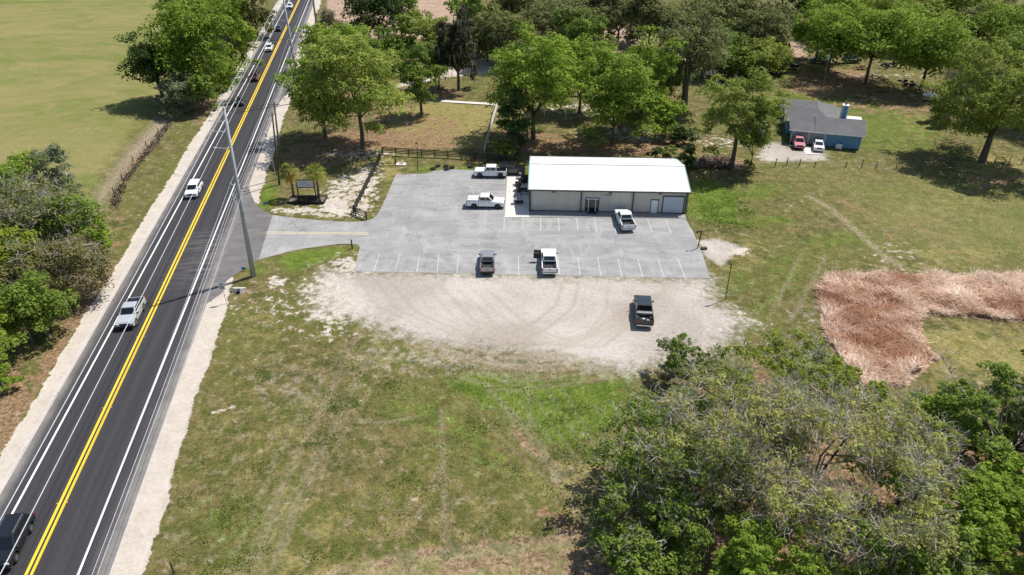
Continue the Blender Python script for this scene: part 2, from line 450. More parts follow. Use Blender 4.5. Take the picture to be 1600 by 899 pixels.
gz = np.where(gy > 320, gz - 0.0, gz)
nr, nc = XX.shape
me = bpy.data.meshes.new("ground")
me.vertices.add(nr * nc)
me.vertices.foreach_set("co", np.stack([gx, gy, gz], 1).astype(np.float32).ravel())
ii = (np.arange(nr - 1)[:, None] * nc + np.arange(nc - 1)[None, :]).ravel()
fq = np.stack([ii, ii + 1, ii + nc + 1, ii + nc], 1).astype(np.int32)
me.loops.add(fq.size); me.loops.foreach_set("vertex_index", fq.ravel())
me.polygons.add(len(fq)); me.polygons.foreach_set("loop_start", np.arange(0, fq.size, 4, dtype=np.int32)); me.polygons.foreach_set("loop_total", np.full(len(fq), 4, dtype=np.int32))
for k, v in layers.items():
    a = me.attributes.new(k, 'FLOAT', 'POINT'); a.data.foreach_set("value", v.astype(np.float32))
me.update(calc_edges=True)
me.polygons.foreach_set("use_smooth", np.ones(len(fq), dtype=bool))

g = NG("ground_cover")
P = g.pos()
nB = g.noise(P, 0.09, 6, .6, .4); nM = g.noise(P, 0.45, 9, .70, .1); nF = g.noise(P, 2.4, 6, .72); nX = g.noise(g.mapping(P, (1, 1, 1), (0, 0, .5), (40, 9, 0)), 0.9, 9, .74, .15)
nT = g.noise(P, 9.0, 3, .7)
def lay(name, no, amp, lo=.42, hi=.58):
    return g.rng(g.math('ADD', g.attr(name), g.math('MULTIPLY', g.math('SUBTRACT', no, .5), amp * 2.0)), lo, hi, smooth=True)
col = g.mix(g.rng(nM, .42, .58), (.074, .082, .022), (.160, .130, .052))
col = g.mix(g.rng(nB, .44, .58, 0, .6), col, (.118, .128, .030))
col = g.mix(g.rng(nX, .50, .60, 0, .7), col, (.235, .185, .105))
col = g.mix(lay('dry', nM, 1.2, .3, .75), col, g.mix(g.rng(nX, .4, .62), (.200, .180, .055), (.275, .225, .100)))
col = g.mix(g.math('MULTIPLY', lay('lush', nX, 1.1, .35, .68), .85), col, g.mix(g.rng(nM, .4, .6), (.075, .130, .013), (.130, .185, .026)))
col = g.mix(g.math('MULTIPLY', lay('litter', nM, 1.3, .38, .62), .9), col, g.mix(g.rng(nF, .38, .62), (.145, .085, .045), (.31, .205, .125)))
col = g.mix(lay('reed', nX, .5, .4, .6), col, g.mix(g.rng(nF, .35, .62), (.24, .155, .105), (.50, .37, .28)))
col = g.mix(g.math('MULTIPLY', g.attr('reed'), g.rng(g.noise(g.mapping(P, (.12, .9, 1), (0, 0, .06)), 1.0, 5, .6), .45, .62, 0, .6)), col, (.20, .13, .09))
col = g.mix(lay('gravel', nX, 1.0, .08, .88), col, g.mix(g.rng(nB, .4, .6), (.355, .315, .28), (.46, .42, .38)))
col = g.mix(lay('sand', nX, 1.5, .40, .62), col, g.mix(g.rng(nM, .35, .65), (.44, .385, .325), (.535, .48, .42)))
col = g.mix(g.math('MULTIPLY', g.attr('track'), g.rng(nF, .35, .6, .45, .95)), col, (.30, .245, .175))
past = g.mix(g.rng(g.noise(g.mapping(P, (.8, 1.2, 1), (0, 0, .5)), .035, 8, .62, 1.2), .40, .60), (.140, .170, .042), (.225, .205, .080))
past = g.mix(g.rng(g.noise(g.mapping(P, (.7, 1.3, 1), (0, 0, .6)), .16, 8, .7, .8), .50, .66, 0, .7), past, (.28, .225, .11))
col = g.mix(g.math('MULTIPLY', g.attr('pasture'), .88), col, past)
# pebbles, seed heads and blades: small-grain colour
quiet = g.math('SUBTRACT', 1.0, g.math('MULTIPLY', g.math('MAXIMUM', g.math('MAXIMUM', g.attr('pasture'), g.attr('verge')), g.math('MULTIPLY', g.attr('gravel'), .7)), .66))
speck = g.math('ADD', 1.0, g.math('MULTIPLY', quiet, g.math('ADD', g.rng(nF, .25, .75, -.42, .42), g.rng(nT, .3, .7, -.26, .26))))
col = g.scale(col, speck)
g.bump(g.math('MULTIPLY', quiet, g.math('ADD', g.math('MULTIPLY', nF, .6), g.math('MULTIPLY', nX, .8))), .7, .2)
MG = g.out(col, .95, .1)
ground = link("ground", me, MG); tag(ground, kind='structure')

# ------------------------------------------------------------------ pavements
r = NG("highway_asphalt")
po = r.obj(); sx = r.sep(po)
lat_n = r.math('ABSOLUTE', sx[0])
n1 = r.noise(po, 7.0, 4, .6); n2 = r.noise(r.mapping(po, (1.6, .04, 1)), 1.0, 4, .6); n3 = r.noise(po, .35, 5)
wheel = r.rng(r.math('ABSOLUTE', r.math('SUBTRACT', r.math('ABSOLUTE', r.math('SUBTRACT', lat_n, 1.85)), .85)), 0, .55, 1.0, 0.0, True)
c0 = r.mix(r.rng(n2, .35, .65), (.036, .035, .039), (.050, .048, .051))
c0 = r.mix(r.math('MULTIPLY', wheel, .45), c0, (.028, .027, .031))
edge = r.rng(r.math('ADD', lat_n, r.math('MULTIPLY', r.math('SUBTRACT', n2, .5), .7)), 4.1, 5.7, 0, 1, True)
c0 = r.mix(edge, c0, r.mix(r.rng(n3, .35, .65), (.15, .14, .135), (.24, .225, .21)))
# old dusty patch where the drive meets the road
pd = r.math('MULTIPLY', r.rng(r.math('ABSOLUTE', r.math('SUBTRACT', sx[1], 8.0)), 4, 11, 1, 0, True), r.rng(sx[0], -3.5, 5.5, 0, 1, True))
dust = r.noise(r.mapping(po, (.25, 1.6, 1), (0, 0, .2)), 1.0, 5, .65)
c0 = r.mix(r.math('MULTIPLY', pd, r.rng(dust, .42, .7, 0, .75)), c0, (.20, .185, .18))
c0 = r.scale(c0, r.rng(n1, .25, .75, .75, 1.25))
r.bump(n1, .25, .02)
MROAD = r.out(c0, .82, .3)
def road_strip(name, l0, l1, z, m, a0=-220, a1=900, n=28):
    o = bpy.data.objects.new(name, None)
    b = MB(); ys = np.linspace(a0, a1, n)
    for i in range(n - 1):
        b.add([(l0, ys[i], z), (l1, ys[i], z), (l1, ys[i + 1], z), (l0, ys[i + 1], z)], [(0, 1, 2, 3)])
    bpy.data.objects.remove(o)
    me_ = bpy.data.meshes.new(name); me_.from_pydata(b.v, [], b.f)
    o = link(name, me_, m); o.location = RD_O; o.rotation_euler = (0, 0, math.atan2(-rd_t.x, rd_t.y))
    tag(o, kind='structure'); return o
road_strip("highway", -5.5, 6.0, 0.0, MROAD)
def paint(name, col, wear, scale=5.0):
    p = NG(name); q = p.obj(); n = p.noise(q, scale, 5, .7)
    c = p.mix(p.rng(n, .45 - wear * .2, .62, 0, wear), col, (.27, .265, .26))
    return p.out(c, .6, .3)
MWHITE = paint("white_road_paint", (.80, .80, .78), .12)
MYEL = paint("yellow_road_paint", (.82, .56, .03), .1)
MWORN = paint("worn_lot_paint", (.66, .66, .64), .8, 2.2)
MWY = paint("worn_yellow_paint", (.70, .56, .34), .35, 2.0)
road_strip("edge_line", -3.74, -3.56, .004, MWHITE)
road_strip("edge_line", 3.56, 3.74, .004, MWHITE)
road_strip("centre_line", -.32, -.09, .004, MYEL)
road_strip("centre_line", .09, .32, .004, MYEL)
MREFL = mat("reflector_amber", (.6, .4, .12), .4)
for k in range(-4, 12):
    b = MB()
    for sgn in (-1, 1): b.box((sgn * .38, k * 12.2 + 1.5, .02), (.12, .10, .03))
    o = b.build("road_reflectors", MREFL); o.location = RD_O; o.rotation_euler = (0, 0, math.atan2(-rd_t.x, rd_t.y)); tag(o, kind='structure')

a = NG("parking_asphalt")
P = a.pos()
m1 = a.noise(P, .22, 6, .6, .5); m2 = a.noise(P, 6.0, 5, .7); m3 = a.noise(a.mapping(P, (.16, .5, 1), (0, 0, 1.1)), 1.0, 6, .65, .8); m4 = a.noise(P, 1.1, 6, .65, .6)
cc = a.mix(a.rng(m1, .35, .65), (.235, .236, .236), (.300, .299, .296))
cc = a.mix(a.rng(m3, .44, .60, 0, .6), cc, (.365, .36, .352))
cc = a.mix(a.rng(m4, .60, .74, 0, .55), cc, (.20, .205, .21))
vor = a.N.new("ShaderNodeTexVoronoi"); vor.feature = 'DISTANCE_TO_EDGE'; vor.inputs["Scale"].default_value = .23
wv = a.N.new("ShaderNodeVectorMath"); wv.operation = 'ADD'
nv = a.N.new("ShaderNodeTexNoise"); nv.inputs["Scale"].default_value = .8; a.L.new(P, nv.inputs["Vector"])
sc_ = a.N.new("ShaderNodeVectorMath"); sc_.operation = 'SCALE'; sc_.inputs["Scale"].default_value = 2.2; a.L.new(nv.outputs["Color"], sc_.inputs[0])
a.L.new(P, wv.inputs[0]); a.L.new(sc_.outputs[0], wv.inputs[1]); a.L.new(wv.outputs[0], vor.inputs["Vector"])
cc = a.mix(a.rng(vor.outputs["Distance"], .0, .016, .6, 0), cc, (.13, .13, .13))
cc = a.mix(a.rng(a.noise(P, 1.9, 3, .5), .66, .76, 0, .5), cc, (.12, .12, .125))
cc = a.mix(a.rng(a.noise(a.mapping(P, (.5, .14, 1), (0, 0, .35), (3, 8, 0)), 1.0, 5, .6, .5), .55, .68, 0, .5), cc, (.42, .41, .395))
cc = a.scale(cc, a.rng(m2, .25, .75, .82, 1.18))
a.bump(m2, .3, .02)
MLOT = a.out(cc, .88, .2)
lot = [(404,406),(426,336),(445,339),(475,342),(500,344.5),(525,346),(552,347),(572,345.5),(582,342),(589,337),(595,326),(603,309),(611,290),(618.7,272.5),
       (640,272),(664,271.5),(680,267),(690,265.5),(712,265),(728,265.5),(742,266),(768,267.5),(793,270),(828,276),(828,332),(1071,337),(1072,343),(1077,352),(1083,362),(1090,380),(1097,396),(1104,417),(1110.5,435.5),
       (980,433),(850,430),(700,427),(555,424),(557,408),(561,392),(562.5,387),(559,382.5),(550,381),(530,381.5),(512,383.5),(475,388.5),(450,393.5),(430,399)]
sheet("parking_lot", GP(lot), .004, MLOT)
ap = NG("old_apron_asphalt"); P = ap.pos(); q1 = ap.noise(P, .5, 6, .6, .5); q2 = ap.noise(P, 6, 4, .7); q3 = ap.noise(ap.mapping(P, (.25, 1.3, 1), (0, 0, .15)), 1, 5, .65)
cc = ap.mix(ap.rng(q1, .35, .65), (.125, .12, .12), (.165, .158, .155)); cc = ap.mix(ap.rng(q3, .5, .7, 0, .6), cc, (.25, .235, .225))
MAP = ap.out(ap.scale(cc, ap.rng(q2, .25, .75, .8, 1.2)), .88, .2)
rp = lambda al, la: road_pt(al, la)
def on_edge(py):   # right edge of the highway at the photo row py
    lo, hi = -60, 300
    for _ in range(40):
        m_ = (lo + hi) / 2
        if row_of(*road_pt(m_, 6.0)) > py: lo = m_
        else: hi = m_
    return road_pt(lo, 5.9)
apron = [on_edge(476), G(347,458), G(352,441), G(362,433), G(376,424), G(392,413), G(404,406), G(426,336), G(414,331), G(404,323), G(397,314), G(392,303), on_edge(290)]
sheet("drive_apron", apron, -.003, MAP)
# second side road further up
ap2 = [on_edge(172), G(437,160), G(452,141), G(470,140), G(474,122), G(462,118), G(453,112), on_edge(100)]
sheet("side_road_apron", ap2, -.003, MAP)
MCON = mat("pale_concrete", (.60, .56, .51), .85, var=.10, scale=1.2, bump=.1)
MCOND = mat("shaded_concrete", (.27, .26, .245), .9, var=.25, scale=1.6, bump=.1)  # darker grey paints the building's shade into the front walkway strip
sheet("walkway", GP([(789,340),(793,276.5),(826,277.5),(826.5,330.5),(826.7,340)]), .055, MCON)
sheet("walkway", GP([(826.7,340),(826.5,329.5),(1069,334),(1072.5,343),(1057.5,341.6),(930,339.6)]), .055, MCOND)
# kerb riser of the walkway along the stalls
kb = MB(); wp = GP([(789,340),(1057.5,341.6)])
dv = (wp[1] - wp[0]).normalized(); kb.slab([wp[0] + Vector((0, -.01, 0)), wp[1] + Vector((0, -.01, 0)), wp[1] + Vector((0, -.01, .06)), wp[0] + Vector((0, -.01, .06))], .05)
tag(kb.build("kerb", MCON), kind='structure')
kb = MB(); wp = GP([(793,276.5),(789,340)]); kb.slab([wp[0], wp[1], wp[1] + Vector((0, 0, .06)), wp[0] + Vector((0, 0, .06))], .04); tag(kb.build("kerb", MCON), kind='structure')
sheet("garage_pad", GP([(1226,226),(1256,234),(1258,241),(1284,242),(1288,231)]), .01, MCON)
sheet("footpath", GP([(690,156.5),(772,161.5),(772,164.5),(690,159.5)]), .01, MCON)
sheet("footpath", GP([(1172,187),(1222,190.5),(1222,193),(1172,189.5)]), .01, MCON)

def stripe(p0, p1, w=.11, m=MWORN, z=.009, name="parking_line"):
    a_, b_ = G(*p0), G(*p1); d = (b_ - a_).normalized(); n = Vector((-d.y, d.x, 0)) * w / 2
    sheet(name, [a_ - n, b_ - n, b_ + n, a_ + n], z, m)
rowA = [((593.7,395),(584,424)), ((625,397),(617,424.5)), ((656,397),(651,425)), ((686,398),(683,426)), ((717,399),(713.5,427)), ((747,399),(745,427)), ((810,400),(810.5,429)),
        ((842,400),(844,429)), ((872,401),(874,430)), ((903,402),(906.5,430.7)), ((934,402.5),(939,431.5)), ((965,403),(971.5,432)), ((996.5,403.7),(1004,433)), ((1028,404.5),(1037.5,434)), ((1059,404.7),(1070.5,434.5))]
for p in rowA: stripe(*p)
rowB = [((788,338),(787.5,360)), ((817,339),(817,360)), ((844.7,339),(845,361)), ((872.5,339.5),(874,361.5)), ((900.2,339.7),(903.5,361.5)), ((928,340),(932.5,362)), ((955.5,340),(962.5,364)), ((983,340.5),(990,363.5)), ((1011,341),(1019.5,364)), ((1039.5,342),(1049,364.5))]
for p in rowB: stripe(*p)
for p in [((740,285),(793,287)), ((738,298),(791,300)), ((738,304),(791,306)), ((740,298),(739,304)), ((748,299),(756,305)), ((762,299),(771,305)), ((776,300),(786,306)), ((735,331),(788,333)), ((659,322),(706,325)), ((670,303),(706,304))]:
    stripe(*p, w=.10)
stripe((416,362.5),(576,364.5), w=.16, m=MWY)
stripe((416,365.2),(576,366.6), w=.16, m=MWY)

# ------------------------------------------------------------------ foliage
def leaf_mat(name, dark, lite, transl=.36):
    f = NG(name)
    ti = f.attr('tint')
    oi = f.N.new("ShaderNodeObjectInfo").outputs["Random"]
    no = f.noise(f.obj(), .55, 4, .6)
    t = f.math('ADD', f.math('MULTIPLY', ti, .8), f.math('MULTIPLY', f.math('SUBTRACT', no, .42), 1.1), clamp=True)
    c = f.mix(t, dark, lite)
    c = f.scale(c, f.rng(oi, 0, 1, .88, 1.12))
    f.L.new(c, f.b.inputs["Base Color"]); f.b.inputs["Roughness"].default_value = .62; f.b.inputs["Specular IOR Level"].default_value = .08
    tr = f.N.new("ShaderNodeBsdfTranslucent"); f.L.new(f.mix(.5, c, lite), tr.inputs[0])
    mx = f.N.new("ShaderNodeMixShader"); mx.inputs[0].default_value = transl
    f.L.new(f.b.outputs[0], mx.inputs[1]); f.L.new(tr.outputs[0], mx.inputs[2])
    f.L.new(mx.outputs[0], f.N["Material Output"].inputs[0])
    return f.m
LM = {
 'bright': leaf_mat("leaves_bright_green", (.090, .165, .018), (.340, .450, .065)),
 'mid':    leaf_mat("leaves_mid_green", (.080, .135, .022), (.260, .350, .065)),
 'light':  leaf_mat("leaves_spring_green", (.140, .190, .034), (.360, .420, .085)),
 'yellow': leaf_mat("leaves_yellow_green", (.160, .215, .025), (.310, .380, .050)),
 'dark':   leaf_mat("leaves_dark_green", (.036, .066, .018), (.120, .175, .050)),
 'moss':   leaf_mat("leaves_grey_green", (.095, .115, .038), (.270, .285, .105)),
 'mosslight': leaf_mat("leaves_pale_moss_green", (.19, .205, .05), (.50, .51, .16)),
 'grey':   leaf_mat("leaves_silver_green", (.130, .165, .075), (.240, .280, .150)),
 'cedar':  leaf_mat("leaves_cedar", (.030, .036, .018), (.080, .080, .045)),
 'brown':  leaf_mat("leaves_olive_brown", (.095, .095, .034), (.230, .215, .080)),
 'palm':   leaf_mat("palm_fronds", (.11, .155, .025), (.36, .39, .085)),
 'palmdry': leaf_mat("dry_palm_fronds", (.42, .24, .03), (.70, .48, .09)),
}
MMOSS = leaf_mat("spanish_moss", (.20, .18, .14), (.42, .39, .32), .15)
MTWIG = leaf_mat("pale_twigs", (.30, .265, .21), (.64, .59, .50), .0)
MBARK = mat("oak_bark", (.105, .085, .068), .95, var=.35, scale=5, bump=.6)
MBARKL = mat("pale_bark", (.24, .21, .18), .95, var=.3, scale=5, bump=.5)
def unit(n):
    v = rng.normal(size=(n, 3)); return v / np.linalg.norm(v, axis=1)[:, None]
def leaves(clumps, n, size, jitter=.9, flat=.0):
    w = clumps[:, 3] ** 2; w = w / w.sum()
    ci = rng.choice(len(clumps), n, p=w)
    d = unit(n); d[:, 2] = np.where(d[:, 2] < 0, d[:, 2] * np.where(rng.random(n) < .7, -1, .7), d[:, 2])
    d /= np.linalg.norm(d, axis=1)[:, None]
    rr = 1 - .42 * rng.random(n) ** 1.6
    rr = rr * (1 + .10 * rng.normal(size=n))
    R = clumps[ci][:, 3:6]
    c = clumps[ci][:, :3] + d * R * rr[:, None]
    nrm = d * .9 + np.array([.15, .1, .45]) + unit(n) * jitter
    nrm /= np.linalg.norm(nrm, axis=1)[:, None]
    t = np.cross(nrm, unit(n)); t /= np.linalg.norm(t, axis=1)[:, None] + 1e-9
    b = np.cross(nrm, t)
    s = size * (.55 + .9 * rng.random(n))[:, None]
    a = .5 + .3 * rng.random(n)[:, None]
    q = np.stack([c - t * s, c - b * s * a, c + t * s, c + b * s * a], 1)
    ctint = rng.random(len(clumps))
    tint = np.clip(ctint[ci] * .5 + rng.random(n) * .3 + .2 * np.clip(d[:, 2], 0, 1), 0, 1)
    return q, tint
def strands(c, n, lo, hi, w, spread):
    i = rng.integers(0, len(c), n)
    p = c[i] + rng.normal(size=(n, 3)) * spread
    L = lo + (hi - lo) * rng.random(n) ** 1.5
    a = rng.random(n) * math.pi
    h = np.stack([np.cos(a), np.sin(a), np.zeros(n)], 1) * (w * (.5 + rng.random(n)))[:, None]
    e = p + np.stack([rng.normal(size=n) * .12, rng.normal(size=n) * .12, -L], 1)
    return np.stack([p - h, p + h, e + h * .3, e - h * .3], 1), rng.random(n)
def twig_quads(starts, dirs, length, w, gens=3, kids=3):
    out = []
    cur = [(starts, dirs, length)]
    for gnr in range(gens):
        nxt = []
        for s_, d_, L in cur:
            n = len(s_)
            e = s_ + d_ * (L * (.6 + .8 * rng.random(n)))[:, None]
            side = np.cross(d_, unit(n)); side /= np.linalg.norm(side, axis=1)[:, None] + 1e-9
            ww = w * (.72 ** gnr)
            out.append(np.stack([s_ - side * ww, s_ + side * ww, e + side * ww * .6, e - side * ww * .6], 1))
            if gnr < gens - 1:
                for k in range(kids):
                    f = .4 + .6 * rng.random(n)
                    ns = s_ + (e - s_) * f[:, None]
                    nd = d_ + unit(n) * .85 + np.array([0, 0, .12]); nd /= np.linalg.norm(nd, axis=1)[:, None]
                    nxt.append((ns, nd, L * .72))
        cur = nxt
    return np.concatenate(out)
def trunk_mesh(b, base_r, H, crown_z, clumps, nl, lean=(0, 0), n=7, thick=1.0):
    top = Vector((lean[0], lean[1], crown_z))
    mid = Vector((lean[0] * .35 + random.uniform(-.1, .1) * H * .1, lean[1] * .35, crown_z * .5))
    b.tube([(0, 0, -.4), (0, 0, .15), mid, top], [base_r * 1.5, base_r * 1.1, base_r * .85, base_r * .7], n=n)
    idx = rng.permutation(len(clumps))[:nl]
    for i in idx:
        c = Vector(clumps[i][:3]); 
        if thick > 1.2: s0 = mid.lerp(top, random.uniform(.2, 1)); s0 += Vector((c.x, c.y, 0)) * random.uniform(0, .3); s0.z += random.uniform(0, .8)
        else: s0 = top + Vector((0, 0, -random.uniform(0, .15) * crown_z))
        wob = .24 if thick > 1.2 else .10
        m1 = s0.lerp(c, .4) + Vector((random.uniform(-1, 1), random.uniform(-1, 1), random.uniform(.0, .8))) * (c - s0).length * wob
        m2 = s0.lerp(c, .75) + Vector((random.uniform(-1, 1), random.uniform(-1, 1), random.uniform(-.2, .8))) * (c - s0).length * wob
        r0 = base_r * random.uniform(.35, .6) * (.62 if thick > 1.2 else 1)
        b.tube([s0 - Vector((0, 0, base_r * .5)), m1, m2, c], [r0, r0 * .72, r0 * .45, r0 * .15], n=6)
def crown_clumps(H, R, cz0, k, cs, squash=.75, lean=(0, 0), irregular=.25, conical=0):
    cz = (H + cz0) / 2; hz = (H - cz0) / 2
    ph = rng.random(4) * 6.28
    out = []
    tries = 0
    while len(out) < k and tries < 5000:
        tries += 1
        d = unit(1)[0]
        if d[2] < -.55 and random.random() < .6: continue
        az = math.atan2(d[1], d[0])
        irr = 1 + irregular * (.6 * math.sin(2 * az + ph[0]) + .5 * math.sin(3 * az + ph[1]) + .4 * math.sin(5 * az + 3 * d[2] + ph[2]))
        rr = random.uniform(.12, 1.0) ** .45 * irr
        r_ = cs * R * random.uniform(.75, 1.45)
        ez = d[2] * rr
        wid = (1.0 - conical * (ez * .5 + .5) * .85) * max(math.hypot(d[0], d[1]), .15) ** -.40
        x = d[0] * rr * (R - r_ * .45) * wid; y = d[1] * rr * (R - r_ * .45) * wid
        z = cz + ez * max(hz - r_ * squash * .6, .1)
        out.append((lean[0] + x, lean[1] + y, z, r_, r_, r_ * squash))
    o_ = np.array(out)
    rad = np.hypot(o_[:, 0] - lean[0], o_[:, 1] - lean[1]) + o_[:, 3] * .85
    f_ = R / np.percentile(rad, 74)
    o_[:, 0] = lean[0] + (o_[:, 0] - lean[0]) * f_; o_[:, 1] = lean[1] + (o_[:, 1] - lean[1]) * f_
    t_, b_ = (o_[:, 2] + o_[:, 5] * .9).max(), (o_[:, 2] - o_[:, 5] * .6).min()
    o_[:, 2] = cz0 + (o_[:, 2] - b_) / (t_ - b_) * (H - cz0)
    return o_
def subclumps(cl, per, fr):
    out = []
    for c in cl:
        d = unit(per); d[:, 2] = np.where(d[:, 2] < -.25, -d[:, 2], d[:, 2])
        r = c[3] * fr * (.7 + .6 * rng.random(per))
        p = c[:3] + d * c[3:6] * (.55 + .5 * rng.random(per))[:, None]
        out.append(np.column_stack([p, r, r, r * .8]))
    return np.concatenate(out)
def tree(name, label, bx, by, topy, wpx, cb, style, k=26, cs=.33, dens=1.0, moss=0, twigs=0, leaf=None, lean=(0, 0), group=None, cat='tree', irregular=.25, conical=0, bark=None, squash=.75, limbs=7, tr=1.0, H=None):
    B = G(bx, by)
    cb *= .6; k = int(k * (1.1 if group is GN else 1.5))
    if H is None: H = height_at(B, topy)
    s = ppm(B, H * .6)
    R = wpx / 2 / s * (1.0 if group is GN else 1.14)
    root = empty(name, (B.x, B.y, -.08), random.uniform(0, 6.28) if lean == (0, 0) else 0, label, cat, group)
    cz0 = max(H * cb, .05)
    cl = crown_clumps(H, R, cz0, k, cs, squash, lean, irregular, conical)
    px1024 = s * .64
    if leaf is None: leaf = min(max(1.25 / px1024, .105), .34)
    area = R * (R + (H - cz0)) * 1.6
    cs_ = 1
    n = int(dens * area / (leaf * leaf) * (3.1 if group is not GN else 2.4))
    n = max(300, min(n, 330000))
    q, ti = leaves(subclumps(cl, 16, .30) if group is GN else subclumps(cl, 9, .46), n, leaf * (1.2 if group is GN else 1), .62 if group is GN else .5)
    b = MB(); trunk_mesh(b, max(.09, H * .022 * tr), H, max(cz0 + (H - cz0) * .2, H * .15), cl, min(limbs, len(cl)), lean, thick=1.5 if name == 'live_oak' else 1.0)
    b.build("trunk", bark or MBARK, root, smooth=True)
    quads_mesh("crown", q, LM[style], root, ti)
    if moss:
        q, ti = strands(cl[:, :3] - np.array([0, 0, 1]) * cl[:, 5:6] * .25, int(moss * area / (leaf * .8)), .4, 1.1 + H * .07, max(.05, .35 / px1024), R * cs * .7)
        tag(quads_mesh("hanging_moss", q, MMOSS, root, ti), kind='stuff')
    if twigs:
        m_ = int(twigs * 60); ii_ = rng.integers(0, len(cl), m_)
        st = cl[ii_][:, :3] + rng.normal(size=(m_, 3)) * .3
        d = unit(m_) + np.array([0, 0, .5]); d /= np.linalg.norm(d, axis=1)[:, None]
        q = twig_quads(st, d, R * cs * .8, max(.026, .30 / px1024), 4, 2)
        tag(quads_mesh("bare_twigs", q, MTWIG, root, rng.random(len(q))), kind='stuff')
    return root

